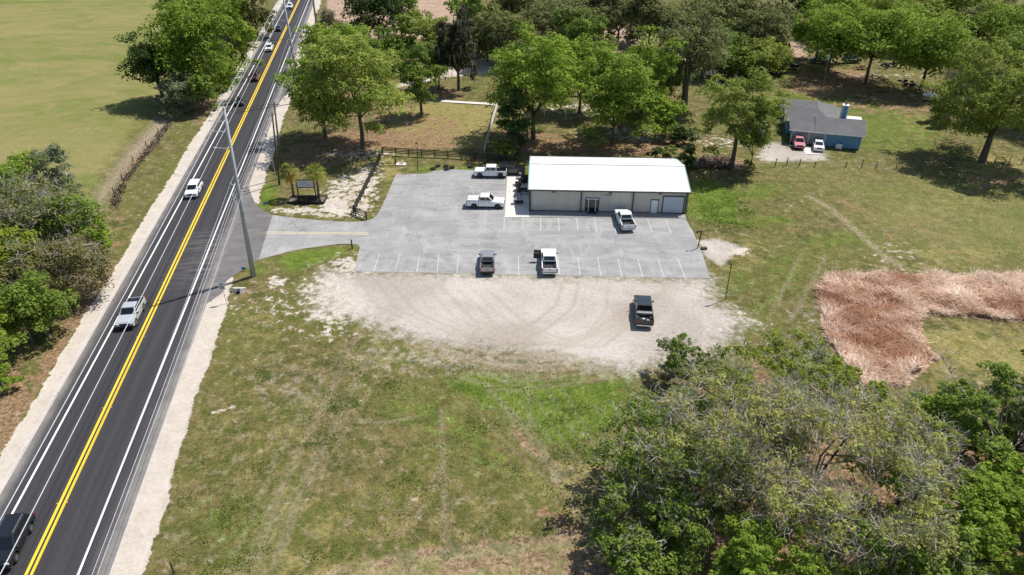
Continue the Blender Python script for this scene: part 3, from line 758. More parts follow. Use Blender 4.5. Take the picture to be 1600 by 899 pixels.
GT = "trees of the wood at the left edge"
GR = "trees beside the highway at the top left"
GM = "trees beyond the metal building"
GB = "trees along the far edge"
GN = "trees in the near right corner"
T = [
 # roadside clump, top left
 ("oak_tree","dark rounded evergreen oak at the field end of the roadside clump, with the long shadow",255,158,52,82,.12,'dark',dict(k=26,group=GR)),
 ("oak_tree","tall bright green oak forming the broad middle of the roadside clump",318,158,0,118,.08,'bright',dict(k=40,moss=.05,group=GR)),
 ("oak_tree","bright green tree behind the broad middle oak of the roadside clump",298,95,-25,80,.1,'mid',dict(group=GR)),
 ("oak_tree","bright green tree leaning over the sandy verge beside the small dark car",366,120,-12,74,.1,'bright',dict(group=GR)),
 ("oak_tree","bright tree cut by the top edge of the picture beside the sandy verge",345,60,-60,90,.1,'bright',dict(group=GR)),
 ("pine_tree","dull grey green tree at the top end of the roadside clump, nearest the road",402,58,-45,56,.05,'moss',dict(group=GR,moss=.1)),
 ("shrub","pale silvery green shrub at the near foot of the roadside clump",290,176,114,66,.0,'grey',dict(k=22,cat='shrub',group=GR,irregular=.2,limbs=4,tr=.5)),
 ("shrub","olive green bush beside the silvery shrub at the near foot of the roadside clump",328,176,112,46,.0,'mid',dict(k=16,cat='shrub',group=GR,limbs=4,tr=.5)),
 ("shrub","bright low bush on the verge side of the roadside clump",352,140,92,40,.0,'bright',dict(k=12,cat='shrub',group=GR,limbs=3,tr=.5)),
 # wood, left edge
 ("oak_tree","dark green tree at the top of the left edge wood, against the pasture",58,345,240,96,.08,'bright',dict(k=26,group=GT)),
 ("oak_tree","thin pale wispy topped tree at the pasture side of the left edge wood",108,345,232,54,.2,'grey',dict(k=14,dens=.5,twigs=2,group=GT,bark=MBARKL)),
 ("oak_tree","grey twiggy mossy tree in the middle of the left edge wood",55,410,292,140,.15,'moss',dict(k=24,dens=.55,moss=.18,twigs=5,group=GT,bark=MBARKL)),
 ("oak_tree","mid green tree at the right edge of the left edge wood beside the dirt track",125,400,300,96,.1,'mid',dict(k=18,dens=.8,twigs=2,group=GT)),
 ("shrub","rounded dark green bush nearest the highway at the left edge wood",152,392,342,52,.0,'bright',dict(k=12,cat='shrub',group=GT,limbs=3,tr=.5)),
 ("oak_tree","bright yellow green tree at the picture's left border",22,470,350,100,.1,'yellow',dict(k=22,group=GT)),
 ("oak_tree","brownish olive tree in the shade between the yellow green tree and the road verge",108,470,372,124,.05,'brown',dict(k=22,dens=.8,moss=.08,twigs=3,group=GT)),
 ("oak_tree","mid green tree just below the brownish olive tree at the left border wood",50,535,440,110,.05,'mid',dict(k=24,group=GT)),
 ("oak_tree","bright green tree at the left border just below the mid green one",8,560,462,78,.05,'yellow',dict(k=18,group=GT)),
 ("shrub","lowest bright green bush of the left edge wood beside brown leaf litter",10,615,520,56,.05,'bright',dict(k=12,cat='shrub',group=GT)),
 ("oak_tree","dark green tree behind the lowest bush at the picture's left border",-20,600,470,80,.1,'mid',dict(k=18,group=GT)),
 # lawn beyond the palms
 ("oak_tree","dark green oak with black shade side beside the second tall power pole",508,216,66,96,.12,'bright',dict(k=30,group=GM)),
 ("oak_tree","broad light green oak with hazy mossy crown above the palm trees",567,231,58,140,.22,'light',dict(k=44,cs=.25,moss=.08,dens=1.0,group=GM)),
 ("oak_tree","slender mid green tree standing on the lawn right of the broad light green oak",659,181,70,60,.22,'mid',dict(k=24,moss=.1,group=GM)),
 ("oak_tree","small light green tree just left of the dark drooping cedar",686,138,66,54,.25,'mid',dict(k=16,group=GM)),
 ("oak_tree","yellow green tree top behind the slender lawn tree",672,104,18,72,.3,'light',dict(k=18,group=GM)),
 ("cedar_tree","dark ragged cedar with drooping grey boughs and bare brown trunk",717,141,8,66,.14,'cedar',dict(k=34,cs=.26,moss=.6,conical=.65,group=GM,limbs=12)),
 ("oak_tree","big bright green oak standing just right of the white fence and dark juniper",833,218,42,132,.12,'bright',dict(k=48,cs=.25,group=GM,moss=.05)),
 ("juniper","dense dark shrubby tree beside the white rail fence",803,236,140,46,.0,'dark',dict(k=22,group=GM,cat='tree')),
 ("oak_tree","bright green oak with rounded low lobes, directly behind the metal roof",957,226,82,106,.06,'bright',dict(k=36,cs=.28,group=GM)),
 ("oak_tree","taller bright green oak behind the one with rounded low lobes",1000,200,42,92,.10,'bright',dict(k=34,cs=.28,group=GM)),
 ("shrub","bright low leafy lobe at the right foot of the oaks behind the metal building",1038,216,148,52,.0,'bright',dict(k=12,cat='shrub',group=GM)),
 ("oak_tree","massive dark moss hung oak in front of the far white roofed house",1068,174,12,98,.55,'moss',dict(k=26,moss=.4,group=GM,tr=1.6,dens=.9)),
 ("oak_tree","light green open crowned oak right of the metal building",1143,262,82,112,.22,'light',dict(k=34,cs=.24,dens=.75,twigs=1,group=GM)),
 ("sapling","slim leafy sapling right beside the light green open crowned oak",1172,263,178,42,.12,'mid',dict(k=14,dens=.7,group=GM,tr=.5)),
 ("palmetto","spiky pale green palmetto clump beyond the black fence, left of the metal building",791,246,220,38,.0,'palm',dict(k=9,cat='shrub',group=GM,tr=.4)),
 ("palmetto","rounded dark palmetto beside the back right corner of the metal building",1071,262,232,34,.0,'dark',dict(k=9,cat='shrub',group=GM,tr=.4)),
 ("shrub","clipped dark shrub behind the metal roof, left of its pair",1023,249,228,20,.0,'dark',dict(k=7,cat='shrub',group=GM,tr=.3)),
 ("shrub","lighter shrub behind the metal roof, right of its pair",1044,247,227,20,.0,'mid',dict(k=7,cat='shrub',group=GM,tr=.3)),
 ("shrub","dark round bush in shade between the big oaks and the light green oak",1070,224,196,38,.0,'dark',dict(k=9,cat='shrub',group=GM,tr=.3)),
 # far edge
 ("magnolia_tree","large dark olive tree with pale flecked crown at the top, beside the brown field",592,68,-40,86,.0,'dark',dict(k=30,moss=.12,group=GB)),
 ("oak_tree","green tree just right of the large dark olive tree at the top edge",628,60,-30,50,.0,'mid',dict(group=GB,k=16)),
 ("shrub","grey brown thin bush at the top between the highway and the large dark olive tree",522,50,12,40,.0,'brown',dict(group=GB,cat='shrub',dens=.5,twigs=2,k=10)),
 ("oak_tree","low bright green tree row end beside the third power pole",540,98,44,80,.0,'bright',dict(group=GB,k=18)),
 ("oak_tree","low olive green tree behind the broad light green oak",612,108,48,90,.0,'mid',dict(group=GB,k=18)),
 ("oak_tree","tree at the top right of the brown stubble field, behind the cedar",748,82,-25,70,.1,'mid',dict(group=GB,k=20,moss=.1)),
 ("oak_tree","grey green mossy tree between the cedar and the big bright oak",785,100,5,84,.15,'moss',dict(group=GB,k=20,moss=.25)),
 ("oak_tree","mossy dull tree top above the big bright oak",862,96,-8,104,.1,'moss',dict(group=GB,k=24,moss=.2)),
 ("oak_tree","dull green tree touching the top border above the rounded oaks",905,110,10,80,.1,'mid',dict(group=GB,k=20,moss=.1)),
 ("oak_tree","tree with two thin dark stems on the brown litter at the top",941,76,-35,80,.25,'moss',dict(group=GB,k=20,moss=.25)),
 ("oak_tree","mossy oak with dark crooked limbs at the top edge above the white roof",1012,86,-30,96,.25,'moss',dict(group=GB,k=22,moss=.35)),
 ("oak_tree","wide mossy oak crown at the top edge right of the white roof",1105,92,-22,124,.15,'moss',dict(group=GB,k=28,moss=.3)),
 ("oak_tree","grey green mossy oak at the top edge beside the brown clearing",1172,104,-5,96,.1,'moss',dict(group=GB,k=24,moss=.25)),
 ("oak_tree","pale green bushy tree at the left side of the dark parked truck",1203,112,62,60,.0,'light',dict(group=GB,k=16)),
 ("oak_tree","deep shaded tree above the brown clearing at the top edge",1228,34,-50,90,.0,'dark',dict(group=GB,k=18)),
 ("oak_tree","bright green tree at the left end of the row behind the blue house",1273,96,4,86,.25,'bright',dict(group=GB,k=24)),
 ("oak_tree","bright green tree beside the thin white yard pole",1293,112,18,74,.35,'bright',dict(group=GB,k=20)),
 ("oak_tree","widest bright green oak of the row behind the blue house",1352,130,8,150,.32,'bright',dict(group=GB,k=40,cs=.25)),
 ("oak_tree","bright green tree behind the widest oak, at the top border",1325,62,-35,120,.1,'bright',dict(group=GB,k=26)),
 ("oak_tree","pale green tree at the top border between two bright oaks",1410,75,-22,110,.1,'light',dict(group=GB,k=24)),
 ("oak_tree","bright oak with dark trunk directly behind the white boat",1438,140,18,112,.25,'bright',dict(group=GB,k=32)),
 ("oak_tree","dense green tree at the top border above the white boat",1475,70,-28,110,.1,'mid',dict(group=GB,k=24)),
 ("pine_tree","grey green feathery tree near the top right corner",1525,95,-15,80,.1,'moss',dict(group=GB,k=20)),
 ("oak_tree","bright green oak filling the top right corner",1585,120,-5,130,.1,'bright',dict(group=GB,k=30)),
 ("oak_tree","green oak behind the big right hand oak at the right border",1610,190,40,130,.15,'mid',dict(group=GB,k=28)),
 ("oak_tree","big spreading light green oak with flared trunk and dappled shadow, right of the blue house",1534,252,62,164,.13,'light',dict(group=GM,k=56,cs=.22,moss=.05,tr=1.4)),
 ("sapling","small leaning mossy tree left of the big spreading oak",1456,192,150,42,.35,'moss',dict(group=GM,k=8,moss=.5,lean=(.8,0),tr=1.2)),
 ("oak_tree","small mossy grey trunked tree under the left side of the big spreading oak",1481,184,140,34,.4,'moss',dict(group=GM,k=8,moss=.5)),
 ("oak_tree","bright oak crown between the big bright oak and the rounded low lobed oak",905,176,58,92,.1,'bright',dict(group=GM,k=26)),
 ("oak_tree","bright low crown squeezed between the mossy moss hung oak and the taller bright oak",1035,158,70,72,.05,'mid',dict(group=GM,k=20)),
 ("oak_tree","dull green tree hiding the left end of the far white roofed shed",1128,118,38,92,.05,'mid',dict(group=GB,k=24,moss=.1)),
 ("oak_tree","light green tree hiding the right end of the far white roofed shed",1182,128,64,70,.05,'light',dict(group=GB,k=20)),
 ("oak_tree","mid green tree between the dark cedar's top and the grey green mossy tree",762,96,24,66,.05,'mid',dict(group=GB,k=18)),
 ("oak_tree","mid green tree behind the dark green oak beside the second tall power pole",520,112,40,76,.1,'bright',dict(group=GM,k=22)),
 ("oak_tree","dull tree at the top border directly above the big bright oak",815,62,-30,90,.05,'moss',dict(group=GB,k=20,moss=.1)),
 ("oak_tree","dull tree at the top border above the rounded low lobed oak",965,66,-30,90,.05,'moss',dict(group=GB,k=20,moss=.1)),
 # near right corner
 ("live_oak","dense green live oak, the left half of the great canopy in the near right corner",1034,784,0,245,.04,'mid',dict(H=8.6,k=60,cs=.21,moss=.03,twigs=6,group=GN,dens=.62,irregular=.3,limbs=14)),
 ("live_oak","huge grey twiggy live oak draped in spanish moss, the middle of the great canopy",1232,830,0,370,.28,'mosslight',dict(H=13.5,k=80,cs=.15,moss=.09,twigs=26,group=GN,dens=.33,leaf=.10,irregular=.3,limbs=16,bark=MBARK,tr=1.1)),
 ("live_oak","yellow green thinly leaved oak at the back of the great canopy, nearest the light pole",1190,680,0,220,.15,'yellow',dict(H=8.0,k=40,cs=.18,twigs=9,group=GN,dens=.45,limbs=14)),
 ("live_oak","dark green low oak limb mass in the near corner, its shadow on the brown grass",1003,880,0,160,.0,'mid',dict(H=6.5,k=34,cs=.24,twigs=2,group=GN,dens=.8,limbs=8)),
 ("oak_tree","bright green tree at the bottom border below the mossy live oak",1180,960,0,180,.1,'bright',dict(H=8.0,k=30,cs=.24,group=GN)),
 ("oak_tree","green tree at the bottom border in the right half of the canopy",1380,940,0,220,.1,'mid',dict(H=8.5,k=36,cs=.22,twigs=3,group=GN,dens=.85)),
 ("oak_tree","vivid green tree in the bottom right corner",1530,900,0,240,.05,'bright',dict(H=8.5,k=44,cs=.21,group=GN)),
 ("oak_tree","dark branching oak with see through gaps at the right border",1560,745,0,230,.30,'mid',dict(H=10.0,k=30,cs=.18,group=GN,dens=.65,limbs=16,twigs=2)),
 ("oak_tree","vivid green bushy tree beside the foot of the reed bed",1430,668,0,130,.05,'bright',dict(H=4.5,k=22,cs=.24,group=GN,limbs=6)),
 ("oak_tree","mossy yellow green tree right of the huge grey live oak",1395,800,0,160,.15,'light',dict(H=9.5,k=34,cs=.20,moss=.08,twigs=8,dens=.45,group=GN,limbs=12)),
 ("sapling","nearly bare sapling beside the reed bed, above the great canopy",1246,580,0,80,.2,'yellow',dict(H=4.2,k=10,cs=.24,dens=.25,twigs=3,group=GN,bark=MBARKL)),
 ("shrub","yellow green shrub on the bank between the bare sapling and the reeds",1290,610,0,130,.0,'yellow',dict(H=2.4,k=24,cs=.2,dens=.6,group=GN,cat='shrub',limbs=3)),
 ("shrub","small green scrub at the tip of the great canopy, nearest the parked black pickup",1075,598,0,110,.1,'mid',dict(H=4.6,k=22,cs=.2,dens=.5,twigs=3,group=GN,cat='shrub')),
 ("oak_tree","bright green tree right of the huge grey live oak, inward of the vivid corner tree",1462,860,0,170,.05,'bright',dict(H=7.5,k=34,cs=.22,group=GN)),
 ("oak_tree","mid green tree above the vivid corner tree at the right border",1590,830,0,170,.08,'bright',dict(H=7.0,k=32,cs=.22,group=GN)),
 ("oak_tree","small dark leaved tree with gaps on the tan soil beyond the vivid bushy tree",1500,720,0,110,.15,'mid',dict(H=6.0,k=20,cs=.24,dens=.7,group=GN)),
 ("oak_tree","green tree at the right border beyond the dark branching oak",1610,650,0,110,.2,'mid',dict(H=8,k=22,cs=.2,dens=.7,group=GN)),
]
for nm, lb, bx, by, ty, w, cb, st, kw in T:
    tree(nm, lb, bx, by, ty, w, cb, st, **kw)

# fallen bare tree leaning out over the reed bed edge
B0 = G(1530, 668); root = empty("dead_tree", (B0.x, B0.y, -.05), 0, "leaning leafless grey tree beside the lower edge of the reed bed", "tree")
tipw = G(1472, 556, 3.4) - B0
b = MB(); tv = Vector((tipw.x, tipw.y, 3.4))
b.tube([(0, 0, -.2), tv * .35 + Vector((.2, .1, .2)), tv * .7 + Vector((.1, .2, 0)), tv], [.17, .12, .07, .03], n=6)
for k in range(9):
    s0 = tv * random.uniform(.4, .95); e = s0 + Vector((random.uniform(-1.2, 1.6), random.uniform(-.8, 1.4), random.uniform(.1, 1.2)))
    b.tube([s0, s0.lerp(e, .5) + Vector((0, .15, .15)), e], [.045, .03, .012], n=5)
b.build("trunk", MBARKL, root, smooth=True)
st = np.array([list(tv * random.uniform(.5, 1)) for _ in range(30)]); q = twig_quads(st, unit(30), .9, .02, 3, 2)
tag(quads_mesh("bare_twigs", q, MTWIG, root, rng.random(len(q))), kind='stuff')

# ------------------------------------------------------------------ cabbage palms at the sign
def palm(bx, by, H, label, seed):
    R_ = random.Random(seed)
    B = G(bx, by); root = empty("palm_tree", (B.x, B.y, .1), 0, label, "palm tree", "palms at the entrance sign")
    MB().tube([(0, 0, -.3), (.05, 0, H * .5), (0, .03, H)], [.21, .17, .19], n=10).build("trunk", mat("palm_trunk", (.16, .13, .10), .95, var=.3, scale=14, bump=.8), root, smooth=True)
    for part, nf, m, zr, L in (("fronds", 30, LM['palm'], (-.35, 1.35), 1.95), ("dry_fronds", 15, LM['palmdry'], (-1.1, -.3), 1.7)):
        Q = []
        for k in range(nf):
            az = R_.uniform(0, 6.28); el = R_.uniform(*zr)
            d = Vector((math.cos(az) * math.cos(el), math.sin(az) * math.cos(el), math.sin(el))); sd = Vector((-math.sin(az), math.cos(az), 0))
            up = sd.cross(d)
            st_ = Vector((0, 0, H + .05)); hub = st_ + d * L * .45
            Q.append([st_ - sd * .02, st_ + sd * .02, hub + sd * .02, hub - sd * .02])
            for j in range(13):
                t = (j - 6) / 6 * 1.25
                dd = (d * math.cos(t) + sd * math.sin(t)); ln = L * .62 * (1 - .25 * abs(t) / 1.25)
                m1 = hub + dd * ln * .55; e = hub + dd * ln + Vector((0, 0, -.45 * ln)); w_ = up.cross(dd) * .038
                Q.append([hub, m1 - w_, m1 + w_, hub]); Q.append([m1 - w_, e, e, m1 + w_])
        Q = np.array([[list(p) for p in q_] for q_ in Q]); quads_mesh(part, Q, m, root, rng.random(len(Q)))
palm(459, 309, 4.2, "cabbage palm on the left of the white entrance sign", 3)
palm(498.5, 309, 4.1, "cabbage palm hanging over the right side of the white entrance sign", 5)

# ------------------------------------------------------------------ small ground cover
def scatter(n, poly_px, avoid=('sand', 'gravel')):
    poly = [G(*p) for p in poly_px]; xs = [p.x for p in poly]; ys = [p.y for p in poly]
    x = rng.uniform(min(xs), max(xs), n); y = rng.uniform(min(ys), max(ys), n)
    k = poly_field(x, y, [p[:2] for p in poly], .01) > .5
    return x[k], y[k]
def masks_at(x, y, names):
    out = {}
    for nm in names:
        v = np.zeros(len(x))
        for lay_, pts, soft, val in PATCH:
            if lay_ == nm: v = np.maximum(v, poly_field(x, y, [G(a_, max(b_, -110))[:2] for a_, b_ in pts], soft) * val)
        out[nm] = v
    return out
def tufts(name, x, y, z, size, m, tint, lay_flat=0.0, blades=2):
    Q = []; Tn = []
    n = len(x)
    for k in range(blades):
        a = rng.random(n) * 6.28; L = size * (.5 + rng.random(n))
        lean_ = .35 + .9 * rng.random(n) + lay_flat
        d = np.stack([np.cos(a) * np.sin(lean_), np.sin(a) * np.sin(lean_), np.cos(lean_)], 1)
        sd = np.stack([-np.sin(a), np.cos(a), np.zeros(n)], 1) * (L * .22)[:, None]
        p = np.stack([x + rng.normal(size=n) * size * .3, y + rng.normal(size=n) * size * .3, z], 1)
        e = p + d * L[:, None]
        Q.append(np.stack([p - sd * .6, p + sd * .6, e + sd, e - sd], 1)); Tn.append(np.clip(tint + rng.normal(size=n) * .2, 0, 1))
    o = quads_mesh(name, np.concatenate(Q), m, None, np.concatenate(Tn)); tag(o, kind='stuff'); return o
field = [(345,480),(560,385),(500,500),(700,545),(985,580),(1120,560),(1180,500),(1115,440),(1085,345),(1080,270),(1300,265),(1700,300),(1700,520),(1300,640),(900,960),(190,960),(250,700)]
x, y = scatter(150000, field)
dn = np.sqrt(x * x + y * y + 46 * 46)
keep = rng.random(len(x)) < np.clip(1.25 - (y - 34) / 90, .12, 1)
x, y = x[keep], y[keep]
mk = masks_at(x, y, ['sand', 'gravel', 'reed', 'lush', 'dry', 'litter'])
k2 = (mk['gravel'] < .25) & (mk['reed'] < .4) & (mk['sand'] < .55 - .0) & ((x - RD_X0) * rd_n.x + (y - RD_Y0) * rd_n.y > 8.4)
x, y = x[k2], y[k2]; lush_ = mk['lush'][k2]; dry_ = np.maximum(mk['dry'], mk['litter'])[k2]
zz = np.full(len(x), -.10)
clumpy = np.sin(x * 1.1 + 2 * np.sin(y * .7)) * np.sin(y * 1.3 + x * .4)
green = rng.random(len(x)) < np.clip(.42 + lush_ * .5 - dry_ * .35 + clumpy * .18, .05, .97)
tufts("grass_tufts", x[green], y[green], zz[green], .095, leaf_mat("grass_blades", (.075, .095, .022), (.165, .185, .045), .15), rng.random(green.sum()) * .6 + lush_[green] * .2)
tufts("dry_grass_tufts", x[~green], y[~green], zz[~green], .09, leaf_mat("straw_blades", (.17, .14, .075), (.34, .28, .18), .1), rng.random((~green).sum()), .3)
x, y = scatter(42000, [(300,560),(700,560),(960,640),(960,860),(700,899),(215,899),(270,720)])
cl_ = np.sin(x * .55 + 2.1 * np.sin(y * .43)) * np.sin(y * .61 + 1.3 * np.sin(x * .37)) + .5 * np.sin(x * 1.9) * np.sin(y * 1.7 + x * .6) + rng.normal(size=len(x)) * .22
kk = (cl_ > .62) & ((x - RD_X0) * rd_n.x + (y - RD_Y0) * rd_n.y > 8.8); x, y = x[kk], y[kk]
tufts("weed_patches", x, y, np.full(len(x), -.10), .12, leaf_mat("field_weeds", (.06, .10, .014), (.14, .20, .03), .2), rng.random(len(x)), .2)
# lush weeds beside the metal building
x, y = scatter(5200, [(1070,282),(1110,272),(1175,300),(1190,366),(1100,352),(1074,340)])
kk = (np.sin(x * .9 + 2 * np.sin(y * .6)) * np.sin(y * .8 + x * .3) + rng.normal(size=len(x)) * .35 - ((x - 31) / 6.5) ** 2 * .6 - ((y - 97) / 7) ** 2 * .5) > -.35
x, y = x[kk], y[kk]
tufts("weeds", x, y, np.full(len(x), -.05), .20, leaf_mat("weed_leaves", (.13, .22, .03), (.26, .36, .07), .3), rng.random(len(x)))
# reeds
RE = [(1275,450),(1290,434),(1360,428),(1480,432),(1750,430),(1750,505),(1560,500),(1445,488),(1440,520),(1462,560),(1420,598),(1352,614),(1312,570),(1288,510)]
x, y = scatter(150000, RE)
edge_ = poly_field(x, y, [G(*p)[:2] for p in RE], 1.6)
kk = edge_ > .52 + .36 * (.5 + .5 * np.sin(x * 1.3 + 2 * np.sin(y * .9)) * np.sin(y * 1.1 + .7 * x)) * rng.random(len(x)) ** .5
x, y, edge_ = x[kk], y[kk], edge_[kk]
core = poly_field(x, y, [G(*p)[:2] for p in [(1315,470),(1370,462),(1420,490),(1440,520),(1440,560),(1400,575),(1350,540),(1320,500)]], 4) + .8 * poly_field(x, y, [G(*p)[:2] for p in [(1440,470),(1560,460),(1640,480),(1640,500),(1560,496),(1450,485)]], 2.5)
fa = 2.4 * np.sin(x * .22 + 1.5 * np.sin(y * .31)) + 1.8 * np.sin(y * .53 + .3 * x) + 1.1 * np.sin(x * 1.2 + y * .8) + rng.normal(size=len(x)) * .85
hm = .55 + .45 * np.sin(x * .55 + 2 * np.sin(y * .6)) * np.sin(y * .7 + .6 * x)
lean_ = np.clip(1.42 - .35 * hm + rng.normal(size=len(x)) * .22, .25, 1.5)
L = .55 + .75 * rng.random(len(x))
mound = .5 + .5 * np.sin(x * .42 + 1.6 * np.sin(y * .38)) * np.sin(y * .47 + .5 * x)
z0 = -.08 + (.30 + .75 * mound ** 2) * (.25 + .75 * rng.random(len(x)))
d = np.stack([np.cos(fa) * np.sin(lean_), np.sin(fa) * np.sin(lean_), np.cos(lean_)], 1)
p = np.stack([x, y, z0], 1); e = p + d * L[:, None]
sd = np.cross(d, unit(len(x))); sd /= np.linalg.norm(sd, axis=1)[:, None]; sd *= .034
ti = np.clip(.68 - .55 * core + .28 * np.sin(x * .22 + 1.2 * np.sin(y * .3) + 2) + .35 * np.sin(x * .75 + 2 * np.sin(y * .5)) * np.sin(y * .9 + x * .2) + rng.normal(size=len(x)) * .25, 0, 1)
rm = leaf_mat("dead_reeds", (.46, .235, .12), (.92, .80, .68), .22)
tag(quads_mesh("reed_bed", np.stack([p - sd, p + sd, e + sd * .5, e - sd * .5], 1), rm, None, ti), kind='stuff')
# brush line beside the dirt track
x, y = scatter(4200, [(170,320),(184,292),(209,258),(238,219),(262,190),(268,192),(246,226),(218,258),(196,290),(182,330)])
tufts("brush_line", x, y, np.full(len(x), -.1), .40, leaf_mat("dead_brush", (.075, .055, .045), (.17, .13, .10), .1), rng.random(len(x)), .2)
x, y = scatter(1500, [(1086,262),(1092,247),(1140,246),(1145,263)])
tufts("brush_heap", x, y, np.full(len(x), -.05), .45, leaf_mat("brush_heap_twigs", (.16, .11, .085), (.36, .27, .21), .1), rng.random(len(x)), .2)
x, y = scatter(2500, [(465,318),(466,309),(499,309),(502,318)])
tufts("bedding_plants", x, y, np.full(len(x), .1), .18, leaf_mat("bed_plants", (.05, .045, .035), (.14, .12, .09), .1), rng.random(len(x)))

# ------------------------------------------------------------------ metal building
def ribbed(name, col, axis, pitch, strength, rough=.45, metal=.0, spec=.4):
    f = NG(name); o = f.obj(); s_ = f.sep(o)
    w = f.math('FRACT', f.math('DIVIDE', s_[axis], pitch))
    rib = f.rng(f.math('ABSOLUTE', f.math('SUBTRACT', w, .5)), .0, .14, 1, 0, True)
    no = f.noise(f.mapping(o, (1.5, 1.5, .25)), 1.2, 5, .6)
    c = f.scale(col, f.rng(no, .3, .7, .93, 1.06))
    f.bump(rib, strength, .035)
    f.b.inputs["Metallic"].default_value = metal
    return f.out(c, rough, spec)
MWALL = ribbed("beige_metal_siding", (.56, .53, .46), 0, .30, .7)
MROOF = ribbed("white_metal_roofing", (.70, .715, .74), 0, .42, 1.0, .38, .0, .5)
MTRIM = mat("dark_green_trim", (.030, .045, .040), .5)
MTEAL = mat("pale_green_flashing", (.22, .36, .32), .5)
MGLASS = mat("dark_glass", (.012, .014, .016), .08, var=.05, spec=.8)
MWHT = mat("white_painted_metal", (.74, .76, .78), .45, var=.04)
MGREY = mat("grey_overhead_door", (.52, .56, .61), .45, var=.04)
MBLK = mat("black_metal", (.015, .015, .016), .45)
BW, BD, EV, RG = 23.9, 13.6, 3.6, 5.05
b0 = Vector((2.55, 98.75, 0)); bang = math.radians(-2.5)
bld = empty("metal_building", b0, bang, "long low beige metal building with white ribbed roof and green trim facing the parking stalls", "building")
mb = MB(); lo = .15
pent = [(lo, 0), (BD - lo, 0), (BD - lo, EV - .05), (BD / 2, RG - .08), (lo, EV - .05)]
vs = [(.12, y_, z_) for y_, z_ in pent] + [(BW - .12, y_, z_) for y_, z_ in pent]
mb.add(vs, [(0, 1, 2, 3, 4), (9, 8, 7, 6, 5), (0, 5, 6, 1), (1, 6, 7, 2), (4, 9, 5, 0)])
mb.build("wall", MWALL, bld)
mb = MB(); th = .07
mb.hexa([(-.05, -.12, EV - .03), (BW + .05, -.12, EV - .03), (BW + .05, BD / 2, RG), (-.05, BD / 2, RG), (-.05, -.12, EV - .03 + th), (BW + .05, -.12, EV - .03 + th), (BW + .05, BD / 2, RG + th), (-.05, BD / 2, RG + th)])
mb.hexa([(-.05, BD / 2, RG), (BW + .05, BD / 2, RG), (BW + .05, BD + .12, EV - .03), (-.05, BD + .12, EV - .03), (-.05, BD / 2, RG + th), (BW + .05, BD / 2, RG + th), (BW + .05, BD + .12, EV - .03 + th), (-.05, BD + .12, EV - .03 + th)])
roof = mb.build("roof", MROOF, bld)
MB().box((BW / 2, BD / 2, RG + .085), (BW + .1, .5, .03)).build("ridge_cap", MWHT, roof)
for x_ in (-.10, BW + .10):
    mb = MB()
    for s_ in (0, 1):
        y0_, z0_, y1_, z1_ = ((-.14, EV - .05, BD / 2, RG), (BD + .14, EV - .05, BD / 2, RG))[s_]
        mb.hexa([(x_ - .08, y0_, z0_ - .14), (x_ + .08, y0_, z0_ - .14), (x_ + .08, y1_, z1_ - .14), (x_ - .08, y1_, z1_ - .14), (x_ - .08, y0_, z0_ + .1), (x_ + .08, y0_, z0_ + .1), (x_ + .08, y1_, z1_ + .1), (x_ - .08, y1_, z1_ + .1)])
    mb.build("rake_trim", MTEAL, bld)
mb = MB(); mb.box((BW / 2, -.22, EV - .05), (BW + .3, .18, .16)); mb.build("gutter", MTRIM, bld)
mb = MB(); mb.box((BW / 2, BD + .2, EV - .05), (BW + .3, .18, .16)); mb.build("gutter", MTRIM, bld)
def bu(px, py=315): # along-wall coordinate of a photo column
    P_ = G(px, py, 1.6) - b0
    # intersect view ray plane with the wall line
    best = min(range(0, 2400), key=lambda i: abs(column_of(b0 + Vector((math.cos(bang), math.sin(bang), 0)) * (i * .01), py) - px))
    return best * .01
def column_of(p, py):
    # height giving that row, then its column
    lo_, hi_ = 0.0, 6.0
    for _ in range(25):
        m_ = (lo_ + hi_) / 2
        if row_of(p.x, p.y, m_) > py: lo_ = m_
        else: hi_ = m_
    f_ = p.y * _c - (lo_ - CAM_H) * _s
    return 800 + F_PX * p.x / f_
for px in (828.5, 908, 989, 1072.5):
    u = bu(px); MB().box((u, .03, EV / 2 - .05), (.17, .17, EV - .15)).build("downspout", MTRIM, bld, bevel=.02)
MB().box((BW - .02, .5, EV / 2), (.1, .12, EV - .2)).build("downspout", MTRIM, bld)
MB().box((BW / 2, .14, .08), (BW - .2, .03, .16)).build("base_trim", MTRIM, bld)
# glazed entrance
u = bu(925, 322)
ent = MB().box((u, .11, 1.12), (1.95, .10, 2.24)).build("entrance_door", MWHT, bld)
for du, w_ in ((-.77, .34), (0, .94), (.77, .34)):
    MB().box((u + du, .05, 1.09), (w_, .03, 2.0)).build("pane", MGLASS, ent)
MB().box((u + .34, .02, 1.05), (.04, .05, .5)).build("handle", MBLK, ent)
mb = MB(); mb.box((u - 1.0, .09, 1.15), (.10, .08, 2.3)); mb.box((u + 1.0, .09, 1.15), (.10, .08, 2.3)); mb.box((u, .09, 2.32), (2.1, .08, .08)); mb.build("door_frame", MTRIM, ent)
u = bu(1022.5, 322)
dr = MB().box((u, .11, 1.06), (.98, .08, 2.12)).build("side_door", MWHT, bld)
mb = MB(); mb.box((u - .54, .10, 1.1), (.08, .1, 2.2)); mb.box((u + .54, .10, 1.1), (.08, .1, 2.2)); mb.box((u, .10, 2.2), (1.16, .1, .08)); mb.build("door_frame", MTRIM, dr)
MB().box((u + .38, .04, 1.0), (.05, .06, .12)).build("handle", MBLK, dr)
u = bu(1052, 320)
f = NG("overhead_door_panels"); s_ = f.sep(f.obj()); w_ = f.math('FRACT', f.math('DIVIDE', s_[2], .53))
f.bump(f.rng(w_, 0, .06, 0, 1), .8, .02); MOHD = f.out((.50, .55, .62), .45, .4)
od = MB().box((u, .11, 1.38), (3.0, .08, 2.7)).build("overhead_door", MOHD, bld)
